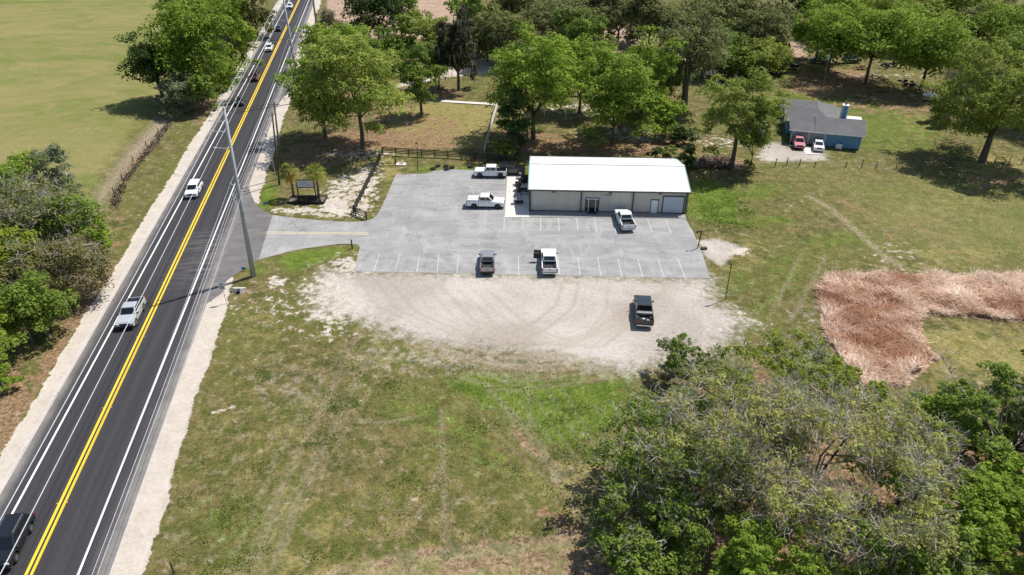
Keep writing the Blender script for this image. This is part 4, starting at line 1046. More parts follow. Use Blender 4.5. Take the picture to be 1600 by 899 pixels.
mb = MB(); mb.box((u - 1.57, .09, 1.4), (.13, .12, 2.8)); mb.box((u + 1.57, .09, 1.4), (.13, .12, 2.8)); mb.box((u, .09, 2.83), (3.27, .12, .13)); mb.build("door_frame", MTRIM, od)
MB().box((u, .05, .10), (3.0, .08, .12)).build("rubber_seal", MBLK, od)
for px in (865, 954, 1032):
    u = bu(px, 301); MB().box((u, .06, EV - .36), (.42, .2, .26)).build("wall_light", mat("bronze_fixture", (.10, .095, .085), .5), bld, bevel=.02)
u = bu(950.5, 307)
pl = MB().box((u, .125, 2.86), (.02, .02, .02)).build("sign_letters", MBLK, bld)
for i in range(9): MB().box((u - .46 + i * .115, .11, 2.86), (.075, .04, .16 - .03 * (i % 2))).build("letter", MBLK, pl)
MB().box((BW + .08, 3.0, 1.5), (.22, .35, .5)).build("electric_meter", MWHT, bld)
# floor mats and stain boards at the doors
tag(MB().box(tuple(b0 + Vector((9.6, -.75, .07))), (1.5, .8, .02), bang).build("door_mat", mat("dark_mat", (.05, .05, .05), .95)), "dark door mat on the walkway in front of the glazed entrance", "mat")

# ------------------------------------------------------------------ blue house
ha = math.radians(-17.5); H0 = Vector((52.0, 129.0, 0))
f = NG("blue_lap_siding"); s_ = f.sep(f.obj()); f.bump(f.math('FRACT', f.math('DIVIDE', s_[2], .2)), .6, .03)
no = f.noise(f.obj(), 2, 4); MSIDE = f.out(f.scale((.14, .285, .45), f.rng(no, .3, .7, .9, 1.1)), .7, .3)
f = NG("grey_shingles"); o_ = f.obj(); n1 = f.noise(f.mapping(o_, (3, 3, 9)), 1.6, 5, .7); n2 = f.noise(o_, .5, 4)
c_ = f.mix(f.rng(n1, .3, .7), (.095, .093, .099), (.19, .187, .190)); f.bump(n1, .5, .04); MSHIN = f.out(f.scale(c_, f.rng(n2, .3, .7, .88, 1.12)), .9, .2)
hs = empty("blue_house", H0, ha, "blue sided house with grey hipped shingle roof and a tall blue chimney", "house")
def ext(poly, z0, z1, b=None):
    b = b or MB(); n = len(poly)
    return b.add([(x_, y_, z0) for x_, y_ in poly] + [(x_, y_, z1) for x_, y_ in poly], [tuple(range(n))[::-1], tuple(range(n, 2 * n))] + [(i, (i + 1) % n, (i + 1) % n + n, i + n) for i in range(n)])
ext([(.5, .5), (12.6, .5), (12.6, 7.2), (9.5, 7.2), (9.5, 14.5), (.5, 14.5)], 0, 2.55).build("wall", MSIDE, hs)
ext([(-1.0, 13.6), (3.5, 13.6), (3.5, 19.4), (-1.0, 19.4)], 0, 2.55).build("wall", MSIDE, hs)
ext([(-.3, 5.8), (.49, 5.8), (.49, 12.3), (-.3, 12.3)], 0, 2.55).build("wall", MSIDE, hs)
ZE = 2.6
rf = MB()
def roofpoly(b, pts): b.add(pts, [tuple(range(len(pts)))])
R1, R2 = (4.8, 6.2, 5.05), (4.8, 12.2, 5.05)
a_, b_, c_, d_ = (0, 0, ZE), (10, 0, ZE), (10, 17.5, ZE), (-.9, 17.5, ZE)
roofpoly(rf, [a_, b_, R1]); roofpoly(rf, [b_, c_, R2, R1]); roofpoly(rf, [c_, d_, R2])
roofpoly(rf, [a_, R1, R2, d_, (-.9, 5.3, ZE - .15), (-.0, 5.3, ZE)])
roofpoly(rf, [a_, (0, 5.3, ZE), (-.9, 5.3, ZE), d_, c_, b_])
# right wing gable
g0, g1, g2 = (4.5, 0.0, ZE + .01), (13.1, 0.0, ZE + .01), (13.2, 4.0, 4.35); g3 = (4.2, 4.0, 4.35); g4, g5 = (13.1, 8.0, ZE), (9.5, 8.0, ZE)
roofpoly(rf, [g0, g1, g2, g3]); roofpoly(rf, [g3, g2, g4, (4.2, 8.0, ZE)])
# left rear gable
roofpoly(rf, [(-1.7, 13.2, ZE + .02), (4, 13.2, ZE + .02), (4, 16.6, 3.75), (-1.7, 16.6, 3.75)]); roofpoly(rf, [(-1.7, 16.6, 3.75), (4, 16.6, 3.75), (4, 20.0, ZE), (-1.7, 20.0, ZE)])
ro = rf.build("roof", MSHIN, hs)
so = ro.modifiers.new("thick", 'SOLIDIFY'); so.thickness = .09; so.offset = 0
MFAS = mat("white_fascia", (.66, .68, .70), .6, var=.05)
mb = MB(); mb.box((6.5, -.03, ZE - .06), (13.2, .10, .16)); mb.build("fascia", MFAS, hs)
mb = MB(); mb.add([(12.62, .5, 2.5), (12.62, 7.5, 2.5), (12.62, 4, 4.1), (12.5, .5, 2.5), (12.5, 7.5, 2.5), (12.5, 4, 4.1)], [(0, 1, 2), (3, 5, 4), (0, 3, 4, 1), (1, 4, 5, 2), (2, 5, 3, 0)]); mb.build("gable", MSIDE, hs)
for x_ in (2.2, 4.9):
    gd = MB().box((x_, .46, 1.15), (2.45, .08, 2.2)).build("garage_door", mat("grey_garage_door", (.27, .28, .30), .6), hs)
    mb = MB(); mb.box((x_ - 1.29, .44, 1.2), (.1, .1, 2.3)); mb.box((x_ + 1.29, .44, 1.2), (.1, .1, 2.3)); mb.box((x_, .44, 2.39), (2.68, .1, .08)); mb.build("door_frame", MFAS, gd)
MB().box((6.45, .45, 1.27), (.14, .1, 2.5)).build("corner_board", MFAS, hs); MB().box((12.6, .45, 1.27), (.16, .16, 2.5)).build("corner_board", MFAS, hs); MB().box((.5, .45, 1.27), (.16, .16, 2.5)).build("corner_board", MFAS, hs)
for y_ in (2.2, 8.2, 15.6):
    x_ = {2.2: .49, 8.2: -.31, 15.6: -1.01}[y_]
    w_ = MB().box((x_, y_, 1.5), (.06, 1.3, 1.2)).build("window", MFAS, hs); MB().box((x_ - .02, y_, 1.5), (.06, 1.12, 1.02)).build("pane", MGLASS, w_)
ch = MB().box((9.35, 6.0, 3.2), (1.0, 1.0, 6.3)).build("chimney", MSIDE, hs)
mb = MB()
for sx_, sy_ in ((-1, -1), (1, -1), (1, 1), (-1, 1)): mb.box((9.35 + sx_ * .47, 6.0 + sy_ * .47, 3.2), (.16, .16, 6.32))
mb.build("corner_board", MFAS, ch); MB().box((9.35, 6, 6.4), (1.2, 1.2, .16)).build("chimney_cap", MFAS, ch); MB().tube([(9.35, 6, 6.45), (9.35, 6, 6.72)], .17, 10).build("flue", MBLK, ch)
MB().box((11.2, 8.6, 3.35), (3.6, 1.8, .12)).build("patio_roof", MFAS, hs)
for x_ in (9.6, 12.8): MB().box((x_, 9.3, 1.65), (.12, .12, 3.3)).build("post", MFAS, hs)
MB().box((7.4, .42, 2.3), (.25, .2, .2)).build("wall_light", MFAS, hs)
ac = empty("air_conditioner", H0 + Matrix.Rotation(ha, 3, 'Z') @ Vector((9.0, -.05, 0)), ha, "pale boxy air conditioner against the blue wall of the house", "air conditioner")
MB().box((0, 0, .45), (1.1, .6, .9)).build("casing", MFAS, ac, bevel=.03); MB().tube([(-.25, 0, .9), (-.25, 0, .93)], .2, 12).build("fan", MBLK, ac); MB().tube([(.25, 0, .9), (.25, 0, .93)], .2, 12).build("fan", MBLK, ac)
for x_, y_ in ((-1.3, 3.2), (-1.9, 9.0), (-.7, 4.6)):
    pass

# far house under the mossy oaks
fh = empty("far_house", G(1066, 118), math.radians(-4), "far pale blue house with white metal roof, half hidden by mossy oaks", "house")
MPB = mat("pale_blue_wall", (.22, .34, .42), .7)
ext([(-4, 0), (4.5, 0), (4.5, 9), (-4, 9)], 0, 3.2).build("wall", MPB, fh)
mb = MB(); mb.hexa([(-4.5, -.6, 3.1), (5, -.6, 3.1), (5, 4.5, 5.0), (-4.5, 4.5, 5.0), (-4.5, -.6, 3.2), (5, -.6, 3.2), (5, 4.5, 5.1), (-4.5, 4.5, 5.1)])
mb.hexa([(-4.5, 4.5, 5.0), (5, 4.5, 5.0), (5, 9.6, 3.1), (-4.5, 9.6, 3.1), (-4.5, 4.5, 5.1), (5, 4.5, 5.1), (5, 9.6, 3.2), (-4.5, 9.6, 3.2)]); mb.build("roof", MROOF, fh)
for x_ in (-2, 2): w_ = MB().box((x_, -.02, 1.7), (1.2, .06, 1.2)).build("window", MFAS, fh); MB().box((x_, -.05, 1.7), (1.0, .05, 1.0)).build("pane", MGLASS, w_)
MB().box((0, -.03, 1.05), (.95, .06, 2.1)).build("door", MFAS, fh)
fs = empty("far_shed", G(1168, 106), math.radians(-12), "far white roofed shed glimpsed between the oaks left of the dark parked truck", "shed")
ext([(-6, 0), (5, 0), (5, 7), (-6, 7)], 0, 2.6).build("wall", MPB, fs)
mb = MB(); mb.hexa([(-6.4, -.5, 2.6), (5.4, -.5, 2.6), (5.4, 3.5, 3.7), (-6.4, 3.5, 3.7), (-6.4, -.5, 2.7), (5.4, -.5, 2.7), (5.4, 3.5, 3.8), (-6.4, 3.5, 3.8)])
mb.hexa([(-6.4, 3.5, 3.7), (5.4, 3.5, 3.7), (5.4, 7.5, 2.6), (-6.4, 7.5, 2.6), (-6.4, 3.5, 3.8), (5.4, 3.5, 3.8), (5.4, 7.5, 2.7), (-6.4, 7.5, 2.7)]); mb.build("roof", MROOF, fs)

# ------------------------------------------------------------------ vehicles
MTYRE = mat("tyre_rubber", (.018, .018, .018), .85)
MRIM = mat("alloy_rim", (.42, .42, .43), .35, metal=.8)
MRIMD = mat("black_rim", (.03, .03, .032), .4)
MLINER = mat("bed_liner", (.022, .022, .024), .8)
MCHR = mat("bright_bumper", (.55, .55, .56), .25, metal=.9)
MRED = mat("red_tail_lens", (.35, .012, .012), .25)
MLENS = mat("clear_lens", (.75, .77, .8), .15)
MTRM = mat("black_plastic_trim", (.02, .02, .021), .6)
MCAR = mat("car_glass", (.010, .012, .015), .06, var=.05, spec=.7)
PAINT = {}
def car_paint(n, col, rough=.28, metal=0.0):
    if n not in PAINT:
        PAINT[n] = mat("paint_" + n, col, rough, metal=metal, var=.03, coat=.6, scale=1.5)
    return PAINT[n]
def arc(cx, r, z0=.36, n=9):
    a0 = math.asin(min(1, (z0 - .42) / r)) if r > abs(z0 - .42) else 0
    return [(cx + r * math.cos(t), .42 + r * math.sin(t)) for t in np.linspace(math.pi - a0, a0, n)]
def panel(b, q, u0, u1, v0, v1, th=.015):
    q = [Vector(p) for p in q]  # bl, br, tr, tl
    f_ = lambda u, v: (q[0].lerp(q[1], u)).lerp(q[3].lerp(q[2], u), v)
    b.slab([f_(u0, v0), f_(u1, v0), f_(u1, v1), f_(u0, v1)], th)
SPEC = {
 'pickup': dict(L=5.85, W=2.02, wf=1.90, wr=-1.72, hood=1.12, cowl=1.22, belt=1.22, xw=1.30, xwt=.50, xrt=-.78, xr=-1.02, roof=1.92, bed=1, nw=2, wt=.80),
 'truck_mid': dict(L=5.4, W=1.92, wf=1.72, wr=-1.55, hood=1.06, cowl=1.14, belt=1.14, xw=1.15, xwt=.42, xrt=-.72, xr=-.92, roof=1.80, bed=1, nw=2, wt=.76),
 'jeep_pickup': dict(L=5.5, W=1.88, wf=1.75, wr=-1.72, hood=1.22, cowl=1.27, belt=1.22, xw=.95, xwt=.70, xrt=-.98, xr=-1.05, roof=1.92, bed=1, nw=2, wt=.80),
 'jeep': dict(L=4.4, W=1.88, wf=1.35, wr=-1.30, hood=1.2, cowl=1.25, belt=1.2, xw=.70, xwt=.48, xrt=-1.95, xr=-2.08, roof=1.88, bed=0, nw=3, wt=.80),
 'suv': dict(L=4.85, W=1.93, wf=1.45, wr=-1.40, hood=1.02, cowl=1.10, belt=1.08, xw=1.25, xwt=.45, xrt=-1.85, xr=-2.25, roof=1.74, bed=0, nw=3, wt=.74),
 'sedan': dict(L=4.7, W=1.82, wf=1.40, wr=-1.35, hood=.88, cowl=.95, belt=.93, xw=1.15, xwt=.30, xrt=-1.00, xr=-1.75, roof=1.44, bed=0, nw=2, wt=.72),
}
def vehicle(name, label, cat, loc, heading, kind, paint_m, rim=None, group=None, extra=None, dark_trim=False, liner_only=False):
    S = SPEC[kind]; L, W = S['L'], S['W']; hl, hw = L / 2, W / 2; rim = rim or MRIM
    root = empty(name, (loc.x, loc.y, .012), heading, label, cat, group)
    ra = .50 if kind != 'sedan' else .40
    rw = .41 if kind in ('pickup', 'jeep', 'jeep_pickup', 'truck_mid') else .35
    zb = .40 if kind != 'sedan' else .26
    # side outline, going round from the front bumper over the top to the tail and back along the sill
    top = [(hl - .02, zb + .08), (hl, .62), (hl - .05, S['hood'] - .14), (hl - .22, S['hood'] - .02), (S['xw'] + .35, S['hood'] + .04), (S['xw'], S['cowl'])]
    if S['bed']:
        xe = S['xr'] + .02
        outline = top + [(xe, S['belt']), (xe, zb)] + [(S['wf'] - ra - .05, zb)] + [(x_, z_) for x_, z_ in arc(S['wf'], ra, zb)] + [(hl - .12, zb)]
    else:
        tail = {'suv': [(-hl + .12, S['belt']), (-hl + .02, .80), (-hl + .02, .5)], 'jeep': [(-hl + .06, S['belt']), (-hl, .5)], 'sedan': [(S['xr'], S['belt']), (-hl + .1, S['belt'] - .03), (-hl, .75), (-hl + .04, .35)]}[kind]
        outline = top + tail + [(-hl + .25, zb)] + [(x_, z_) for x_, z_ in arc(S['wr'], ra, zb)] + [(x_, z_) for x_, z_ in arc(S['wf'], ra, zb)] + [(hl - .12, zb)]
    def side_body(o, name_, m, y0, y1):
        b = MB(); n = len(o); ins = .055; ys = [y0, y0 + ins, y1 - ins, y1]
        cz = .75
        for k, y_ in enumerate(ys):
            for x_, z_ in o:
                zz_ = z_ - (.05 if k in (0, 3) and z_ > cz else 0); b.v.append((x_ * (.992 if k in (0, 3) else 1), y_, zz_))
        for k in range(3):
            for i in range(n): b.f.append((k * n + i, k * n + (i + 1) % n, (k + 1) * n + (i + 1) % n, (k + 1) * n + i))
        b.f.append(tuple(range(n))); b.f.append(tuple(range(3 * n, 4 * n))[::-1])
        return b.build(name_, m, root, bevel=.025)
    body = side_body(outline, "body", paint_m, -hw, hw)
    if S['bed']:
        xe = S['xr']; bz = S['belt'] + .02
        bo = [(xe, bz), (-hl + .05, bz), (-hl + .05, .62), (-hl + .1, zb + .06)] + [(x_, z_) for x_, z_ in arc(S['wr'], ra, zb)] + [(xe, zb)]
        n = len(bo)
        for sgn in (-1, 1):
            bed = MB()
            ya, yb_ = sgn * hw, sgn * (hw - .12)
            bed.add([(x_, ya, z_) for x_, z_ in bo] + [(x_, yb_, z_) for x_, z_ in bo], [tuple(range(n)), tuple(range(2 * n - 1, n - 1, -1))] + [(i, i + n, (i + 1) % n + n, (i + 1) % n) for i in range(n)])
            bed.build("bed_side", paint_m, root, bevel=.02)
        lb = MB(); lb.box(((xe - hl) / 2 + .03, 0, .80), (hl + xe - .1, W - .25, .06)); lb.box((xe - .03, 0, .98), (.05, W - .25, .42))
        for sgn in (-1, 1): lb.box(((xe - hl) / 2, sgn * (hw - .135), .98), (hl + xe - .12, .025, .42)); lb.box((S['wr'], sgn * (hw - .27), .92), (1.0, .24, .22))
        lb.build("bed_liner", MLINER, root)
        tg = MB().box((-hl + .05, 0, .94), (.09, W - .30, .56)).build("tailgate", paint_m, root, bevel=.02)
        MB().box((-hl - .0, 0, 1.03), (.03, .26, .09)).build("handle", MTRM, tg)
    else:
        MB().box((-hl + (.0 if kind == 'jeep' else .02), 0, .8), (.05, W - .5, .05)).build("tailgate_trim", MTRM, root)
    # greenhouse
    z0, z1 = S['belt'] - .03, S['roof']; wb, wt = hw - .07, W / 2 * S['wt']
    xf, xft, xrt, xr = S['xw'] + .02, S['xwt'], S['xrt'], S['xr']
    p = [(xr, -wb, z0), (xf, -wb, z0), (xf, wb, z0), (xr, wb, z0), (xrt, -wt, z1), (xft, -wt, z1), (xft, wt, z1), (xrt, wt, z1)]
    MB().hexa(p).build("cab" if S['bed'] else "roof", paint_m if extra != 'blacktop' else MTRM, root, bevel=.07)
    def win(nm, q, *uv):
        b = MB(); panel(b, q, *uv); return b.build(nm, MCAR, root)
    win("windshield", [p[1], p[2], p[6], p[5]], .07, .93, .12, .88)
    win("rear_window", [p[3], p[0], p[4], p[7]], .10, .90, .25, .85)
    nw = S['nw']; cuts = {2: [(.06, .50), (.54, .90)], 3: [(.04, .30), (.34, .64), (.67, .92)]}[nw]
    for u0, u1 in cuts:
        win("side_window", [p[0], p[1], p[5], p[4]], u0, u1, .22, .84)
        win("side_window", [p[2], p[3], p[7], p[6]], 1 - u1, 1 - u0, .22, .84)
    # wheels
    for x_ in (S['wf'], S['wr']):
        for sgn in (-1, 1):
            yc = sgn * (hw - .14)
            w_ = MB().tube([(x_, yc - .13, rw), (x_, yc + .13, rw)], rw, 20).build("wheel", MTYRE, root, bevel=.03)
            MB().tube([(x_, yc + sgn * .10, rw), (x_, yc + sgn * .142, rw)], rw * .62, 12).build("rim", rim, w_)
    under = MB().box((0, 0, zb + .12), (L - .7, W - .62, .3)).build("chassis", MTRM, root)
    # ends
    if dark_trim: mbp = MTRM
    else: mbp = paint_m if kind in ('suv', 'sedan') else MCHR
    MB().box((hl + .01, 0, .52), (.14, W - .14, .22)).build("front_bumper", mbp, root, bevel=.03)
    MB().box((-hl - .04, 0, .56), (.16, W - .16, .20)).build("rear_bumper", mbp if kind != 'truck_mid' else MTRM, root, bevel=.03)
    MB().box((hl - .0, 0, .80), (.06, W * .52, .26)).build("grille", MTRM, root, bevel=.01)
    for sgn in (-1, 1):
        MB().box((hl - .03, sgn * (hw - .20), .84), (.10, .30, .17)).build("headlight", MLENS, root, bevel=.02)
        MB().box((-hl + .06, sgn * (hw - .08), .98 if kind != 'sedan' else .8), (.10, .17, .36 if S['bed'] else .28)).build("tail_light", MRED, root, bevel=.01)
        MB().box((S['xw'] - .18, sgn * (hw + .10), S['belt'] + .06), (.12, .24, .17)).build("mirror", MTRM if extra != 'whitemirror' else paint_m, root, bevel=.03)
        for x_ in ((S['xw'] - .75), (S['xw'] - 1.65)):
            if x_ > S['xr']: MB().box((x_, sgn * (hw - .0), S['belt'] - .17), (.18, .03, .035)).build("door_handle", MTRM, root)
        if kind in ('jeep', 'jeep_pickup'):
            for x_ in (S['wf'], S['wr']): MB().box((x_, sgn * (hw + .02), .95), (1.05, .22, .08)).build("fender_flare", MTRM, root, bevel=.03)
    if kind in ('suv',):
        for sgn in (-1, 1): MB().box(((xft + xrt) / 2, sgn * (wt - .08), z1 + .04), (1.9, .05, .06)).build("roof_rail", MCHR, root)
    if kind in ('jeep', 'jeep_pickup') and kind == 'jeep':
        MB().tube([(-hl - .22, 0, .95), (-hl - .02, 0, .95)], .38, 16).build("spare_wheel", MTYRE, root, bevel=.03)
    return root
hd = lambda a_, b_: math.atan2((b_ - a_).y, (b_ - a_).x)
road_in = math.atan2(-rd_t.y, -rd_t.x)
# the traffic coming towards the viewer in the left lane
def lane(px, py, z=.7):
    p = G(px, py, z) - RD_O; return road_pt(p.dot(rd_t), max(-2.2, min(-1.5, p.dot(rd_n))))
GV = "vehicles coming down the highway"
P_SILV = car_paint("light_silver", (.52, .55, .57), .3, .25); P_WHT = car_paint("white", (.80, .81, .82), .3); P_BLK = car_paint("black", (.012, .013, .015), .2)
P_GREY = car_paint("grey", (.34, .34, .35), .32, .45); P_RED = car_paint("maroon", (.075, .014, .018), .25); P_DKG = car_paint("dark_grey", (.045, .05, .055), .25)
P_PINK = car_paint("faded_red", (.50, .16, .20), .5); P_DKT = car_paint("dark_teal", (.020, .028, .032), .25); P_NAVY = car_paint("navy", (.015, .022, .04), .25)
vehicle("suv", "black suv with chrome wheels at the bottom left corner of the highway", "car", lane(14, 846), road_in, 'suv', P_BLK, group=GV)
vehicle("pickup_truck", "light silver pickup on the highway, nearest the big concrete pole's long shadow", "truck", lane(205, 489), road_in, 'truck_mid', P_SILV, group=GV, dark_trim=True)
vehicle("suv", "white suv on the highway level with the entrance drive palms", "car", lane(303, 296), road_in, 'suv', P_WHT, group=GV, rim=MRIMD)
vehicle("car", "dark small car on the highway behind the pole top, ahead of the maroon one", "car", lane(376, 157), road_in, 'sedan', P_DKG, group=GV)
vehicle("suv", "dark maroon suv on the highway between the dark small car and the white car", "car", lane(399, 120), road_in, 'suv', P_RED, group=GV)
vehicle("car", "white car on the highway following the maroon one", "car", lane(420.5, 75), road_in, 'suv', P_WHT, group=GV)
vehicle("car", "dark car on the highway between the two farthest white vehicles", "car", lane(435, 44), road_in, 'sedan', P_DKG, group=GV)
vehicle("pickup_truck", "white vehicle farthest up the highway at the top border", "truck", lane(453, 10), road_in, 'suv', P_WHT, group=GV)
# parked
GPK = "vehicles parked at the metal building"
def between(f_, r_): return (G(*f_) + G(*r_)) / 2
up = math.radians(90)
vehicle("pickup_truck", "grey pickup with silver roof and dark bed, left one of the front stall row", "truck", G(762, 416), up + math.radians(1), 'truck_mid', P_GREY, group=GPK, dark_trim=True)
cab_stripe = None
wt = vehicle("pickup_truck", "white pickup with its driver door standing open in the front stall row", "truck", G(857.5, 415.5), up - math.radians(.5), 'pickup', P_WHT, group=GPK)
dm = MB(); dm.box((0, .5, .82), (.09, 1.05, .78)); dd = dm.build("open_door", MTRM, wt, bevel=.03); dd.location = (1.12, 1.0, 0); dd.rotation_euler = (0, 0, math.radians(-8))
fr = MB(); fr.box((0, .05, 1.45), (.05, .06, .5)); fr.box((0, .95, 1.40), (.05, .06, .42)); fr.box((0, .5, 1.68), (.05, .95, .06)); fr.build("window_frame", MTRM, dd); MB().box((.04, .5, 1.44), (.02, .85, .42)).build("pane", MCAR, dd)
vehicle("pickup_truck", "white crew cab pickup parked slanting against the building's walkway", "truck", G(975.5, 350), up + math.radians(4), 'pickup', P_WHT, group=GPK, extra='whitemirror')
bt = vehicle("pickup_truck", "black pickup with silver tool box behind the cab, alone on the gravel lot", "truck", G(1004.5, 493), up - math.radians(6), 'pickup', P_DKT, group=GPK)
tb = MB().box((-1.35, 0, 1.22), (.42, 1.78, .22)).build("tool_box", mat("checker_plate", (.45, .46, .47), .35, metal=.7), bt, bevel=.02)
for k in range(5): MB().box((-2.0 - .13 * k, random.uniform(-.4, .5), .90), (.3, .25, .14), random.random() * 3).build("load", MATS["clear_lens"] if k % 2 else MTRM, bt)
wr_ = vehicle("pickup_truck", "white pickup with covered bed, nose against the pale walkway, side on to the viewer", "truck", G(759, 322.5), math.radians(-2), 'pickup', P_WHT, group=GPK, extra='whitemirror', rim=MRIMD)
MB().box((-1.98, 0, 1.33), (1.75, 1.92, .14)).build("bed_cover", P_WHT, wr_, bevel=.04)
rk = MB()
for sgn in (-1, 1): rk.tube([(-2.8, sgn * .88, 1.3), (-2.75, sgn * .86, 1.62), (-1.15, sgn * .86, 1.62)], .03, 6)
rk.tube([(-2.75, -.86, 1.62), (-2.75, .86, 1.62)], .03, 6); rk.build("bed_rack", MTRM, wr_)
jp = vehicle("jeep_pickup", "white boxy off road pickup with black tyres, nose pointing at the loose tyres", "truck", G(766.5, 275.5), math.radians(178), 'jeep_pickup', P_WHT, group=GPK, rim=MRIMD, dark_trim=True)
mb = MB(); mb.tube([(-1.25, -.8, 1.2), (-1.35, -.72, 1.75), (-1.35, .72, 1.75), (-1.25, .8, 1.2)], .035, 6); mb.tube([(-1.35, -.72, 1.72), (-2.3, -.8, 1.22)], .03, 6); mb.tube([(-1.35, .72, 1.72), (-2.3, .8, 1.22)], .03, 6); mb.build("roll_bar", MTRM, jp)
vehicle("off_roader", "black boxy off roader parked on the grass against the left end of the metal building", "car", G(801, 271), math.radians(-4), 'jeep', P_BLK, group=GPK, rim=MRIM, dark_trim=True)
tr_ = empty("utility_trailer", G(789, 266.5), math.radians(176), "small grey trailer between the white off road pickup and the black off roader", "trailer")
MB().box((0, 0, .62), (1.8, 1.3, .1)).build("deck", MATS["bed_liner"], tr_); mb = MB()
for sgn in (-1, 1): mb.box((0, sgn * .65, .85), (1.8, .05, .3))
mb.build("rails", mat("galvanised", (.35, .36, .37), .45, metal=.5), tr_); MB().box((.2, 0, .9), (.9, .8, .45)).build("load", MATS["galvanised"], tr_, bevel=.08)
for sgn in (-1, 1): MB().tube([(0, sgn * .72 - .1, .3), (0, sgn * .72 + .1, .3)], .3, 14).build("wheel", MTYRE, tr_)
GH = "cars at the blue house"
vehicle("car", "faded red suv parked in front of the blue house's grey garage doors", "car", G(1246.5, 228), ha - math.radians(90) + .08, 'suv', P_PINK, group=GH)
vehicle("car", "white car parked right of the faded red one at the blue house", "car", G(1277.5, 232), ha - math.radians(90) + .02, 'sedan', P_WHT, group=GH)
vehicle("pickup_truck", "dark truck parked in shade left of the row of trees behind the blue house", "truck", G(1228, 107), math.radians(5), 'pickup', P_NAVY)
vehicle("junk_car", "dark derelict car in the shade under the trees, behind the white yard pole", "car", G(1278, 98), math.radians(-8), 'sedan', P_DKG, group="derelict cars under the trees")
vehicle("junk_car", "dark derelict van deepest in the shade right of the other derelict car", "car", G(1330, 98), math.radians(10), 'suv', P_DKT, group="derelict cars under the trees")
vehicle("junk_car", "silver derelict pickup with pale hood half under the widest oak", "truck", G(1322, 92) + Vector((-4, 3, 0)), math.radians(160), 'truck_mid', P_SILV, group="derelict cars under the trees")
# boat on its trailer
bo_ = empty("motor_boat", G(1458, 157), math.radians(187), "white motor boat on a trailer under the bright oak", "boat")
mb = MB(); st_ = [(-2.9, .95, .7, 1.35), (0, 1.1, .62, 1.4), (1.6, .85, .7, 1.5), (2.9, .10, 1.15, 1.6)]
vs = []; fs_ = []
for x_, w_, zl, zt in st_: vs += [(x_, -w_, zt), (x_, -w_ * .75, zl + .2), (x_, 0, zl), (x_, w_ * .75, zl + .2), (x_, w_, zt), (x_, 0, zt - .02)]
for k in range(3):
    for i in range(6): a1 = k * 6; fs_.append((a1 + i, a1 + (i + 1) % 6, a1 + 6 + (i + 1) % 6, a1 + 6 + i))
fs_ += [(0, 1, 2, 3, 4, 5), (23, 22, 21, 20, 19, 18)]
mb.add(vs, fs_); mb.build("hull", P_WHT, bo_, bevel=.04)
MB().box((-1.3, 0, 1.42), (2.4, 1.5, .06)).build("cockpit", MTRM, bo_); mb = MB(); mb.slab([(.4, -.8, 1.45), (.4, .8, 1.45), (0, .7, 1.95), (0, -.7, 1.95)], .03); mb.build("windscreen", MCAR, bo_)
MB().box((1.1, 0, 1.62), (1.6, 1.3, .35)).build("cabin", P_WHT, bo_, bevel=.12); MB().box((-3.05, 0, 1.2), (.4, .45, .9)).build("outboard_motor", MTRM, bo_, bevel=.08)
mb = MB(); mb.box((0, 0, .5), (5.6, .12, .12)); mb.box((-1.2, 0, .45), (.12, 1.9, .12)); mb.build("trailer_frame", MATS["galvanised"], bo_)
for sgn in (-1, 1): MB().tube([(-1.2, sgn * .95 - .1, .34), (-1.2, sgn * .95 + .1, .34)], .34, 14).build("wheel", MTYRE, bo_)
# scrap heaps under the trees
def heap(name, label, cat, px, py, n, sz, m, spread):
    B = G(px, py); R_ = random.Random(px)
    root = MB()
    for k in range(n):
        c_ = Vector((R_.gauss(0, spread * .6), R_.gauss(0, spread * .3), R_.uniform(.1, sz)))
        root.box(c_, (R_.uniform(.2, sz), R_.uniform(.15, sz), R_.uniform(.1, sz * .6)), R_.uniform(0, 3))
    o = root.build(name, m); o.location = B; tag(o, label, cat); return o
heap("scrap_pile", "black covered scrap pile on the litter left of the white boat", "pile", 1417, 133, 14, 1.0, MTRM, 1.6)
heap("scrap_pile", "rusty brown scrap pile at the foot of the widest bright oak", "pile", 1348, 108, 14, .9, mat("rust", (.20, .08, .05), .9), 1.5)
heap("scrap_pile", "dark scrap pile in deep shade right of the widest bright oak", "pile", 1388, 105, 18, 1.1, MATS["bed_liner"], 2.6)
heap("scrap_pile", "dark pile beside the left trunk of the row behind the blue house", "pile", 1300, 101, 10, .9, MTRM, 1.6)

# ------------------------------------------------------------------ things by the left end of the building
bx = lambda px, py: G(px, py, .06)
o = empty("metal_cabinet", bx(821, 285), bang, "dark metal cabinet against the building's left wall, topmost of the yard clutter", "cabinet")
MB().box((0, 0, .6), (1.5, .7, 1.15)).build("body", mat("dark_cabinet", (.035, .035, .04), .5), o, bevel=.03); MB().box((0, -.36, .6), (.03, .03, 1.0)).build("handle", MCHR, o); MB().box((0, 0, 1.2), (1.56, .76, .05)).build("top", MTRM, o)
def grill(px, py, label, rz):
    o = empty("barrel_grill", bx(px, py), rz, label, "grill", "barrel grills")
    MB().tube([(-.5, 0, .85), (.5, 0, .85)], .34, 16).build("barrel", MBLK, o, bevel=.02)
    mb = MB()
    for x_ in (-.4, .4):
        for y_ in (-.28, .28): mb.tube([(x_, y_, 0), (x_, y_ * .7, .7)], .025, 6)
    mb.build("legs", MTRM, o); MB().tube([(.3, 0, 1.15), (.3, 0, 1.6)], .05, 8).build("chimney", MBLK, o); MB().box((0, -.42, .82), (.9, .2, .03)).build("shelf", MTRM, o)
grill(809.5, 297, "upright black barrel grill beside the white topped bin", 1.3)
grill(811, 304.5, "black barrel grill nearest the metal cart", 1.5)
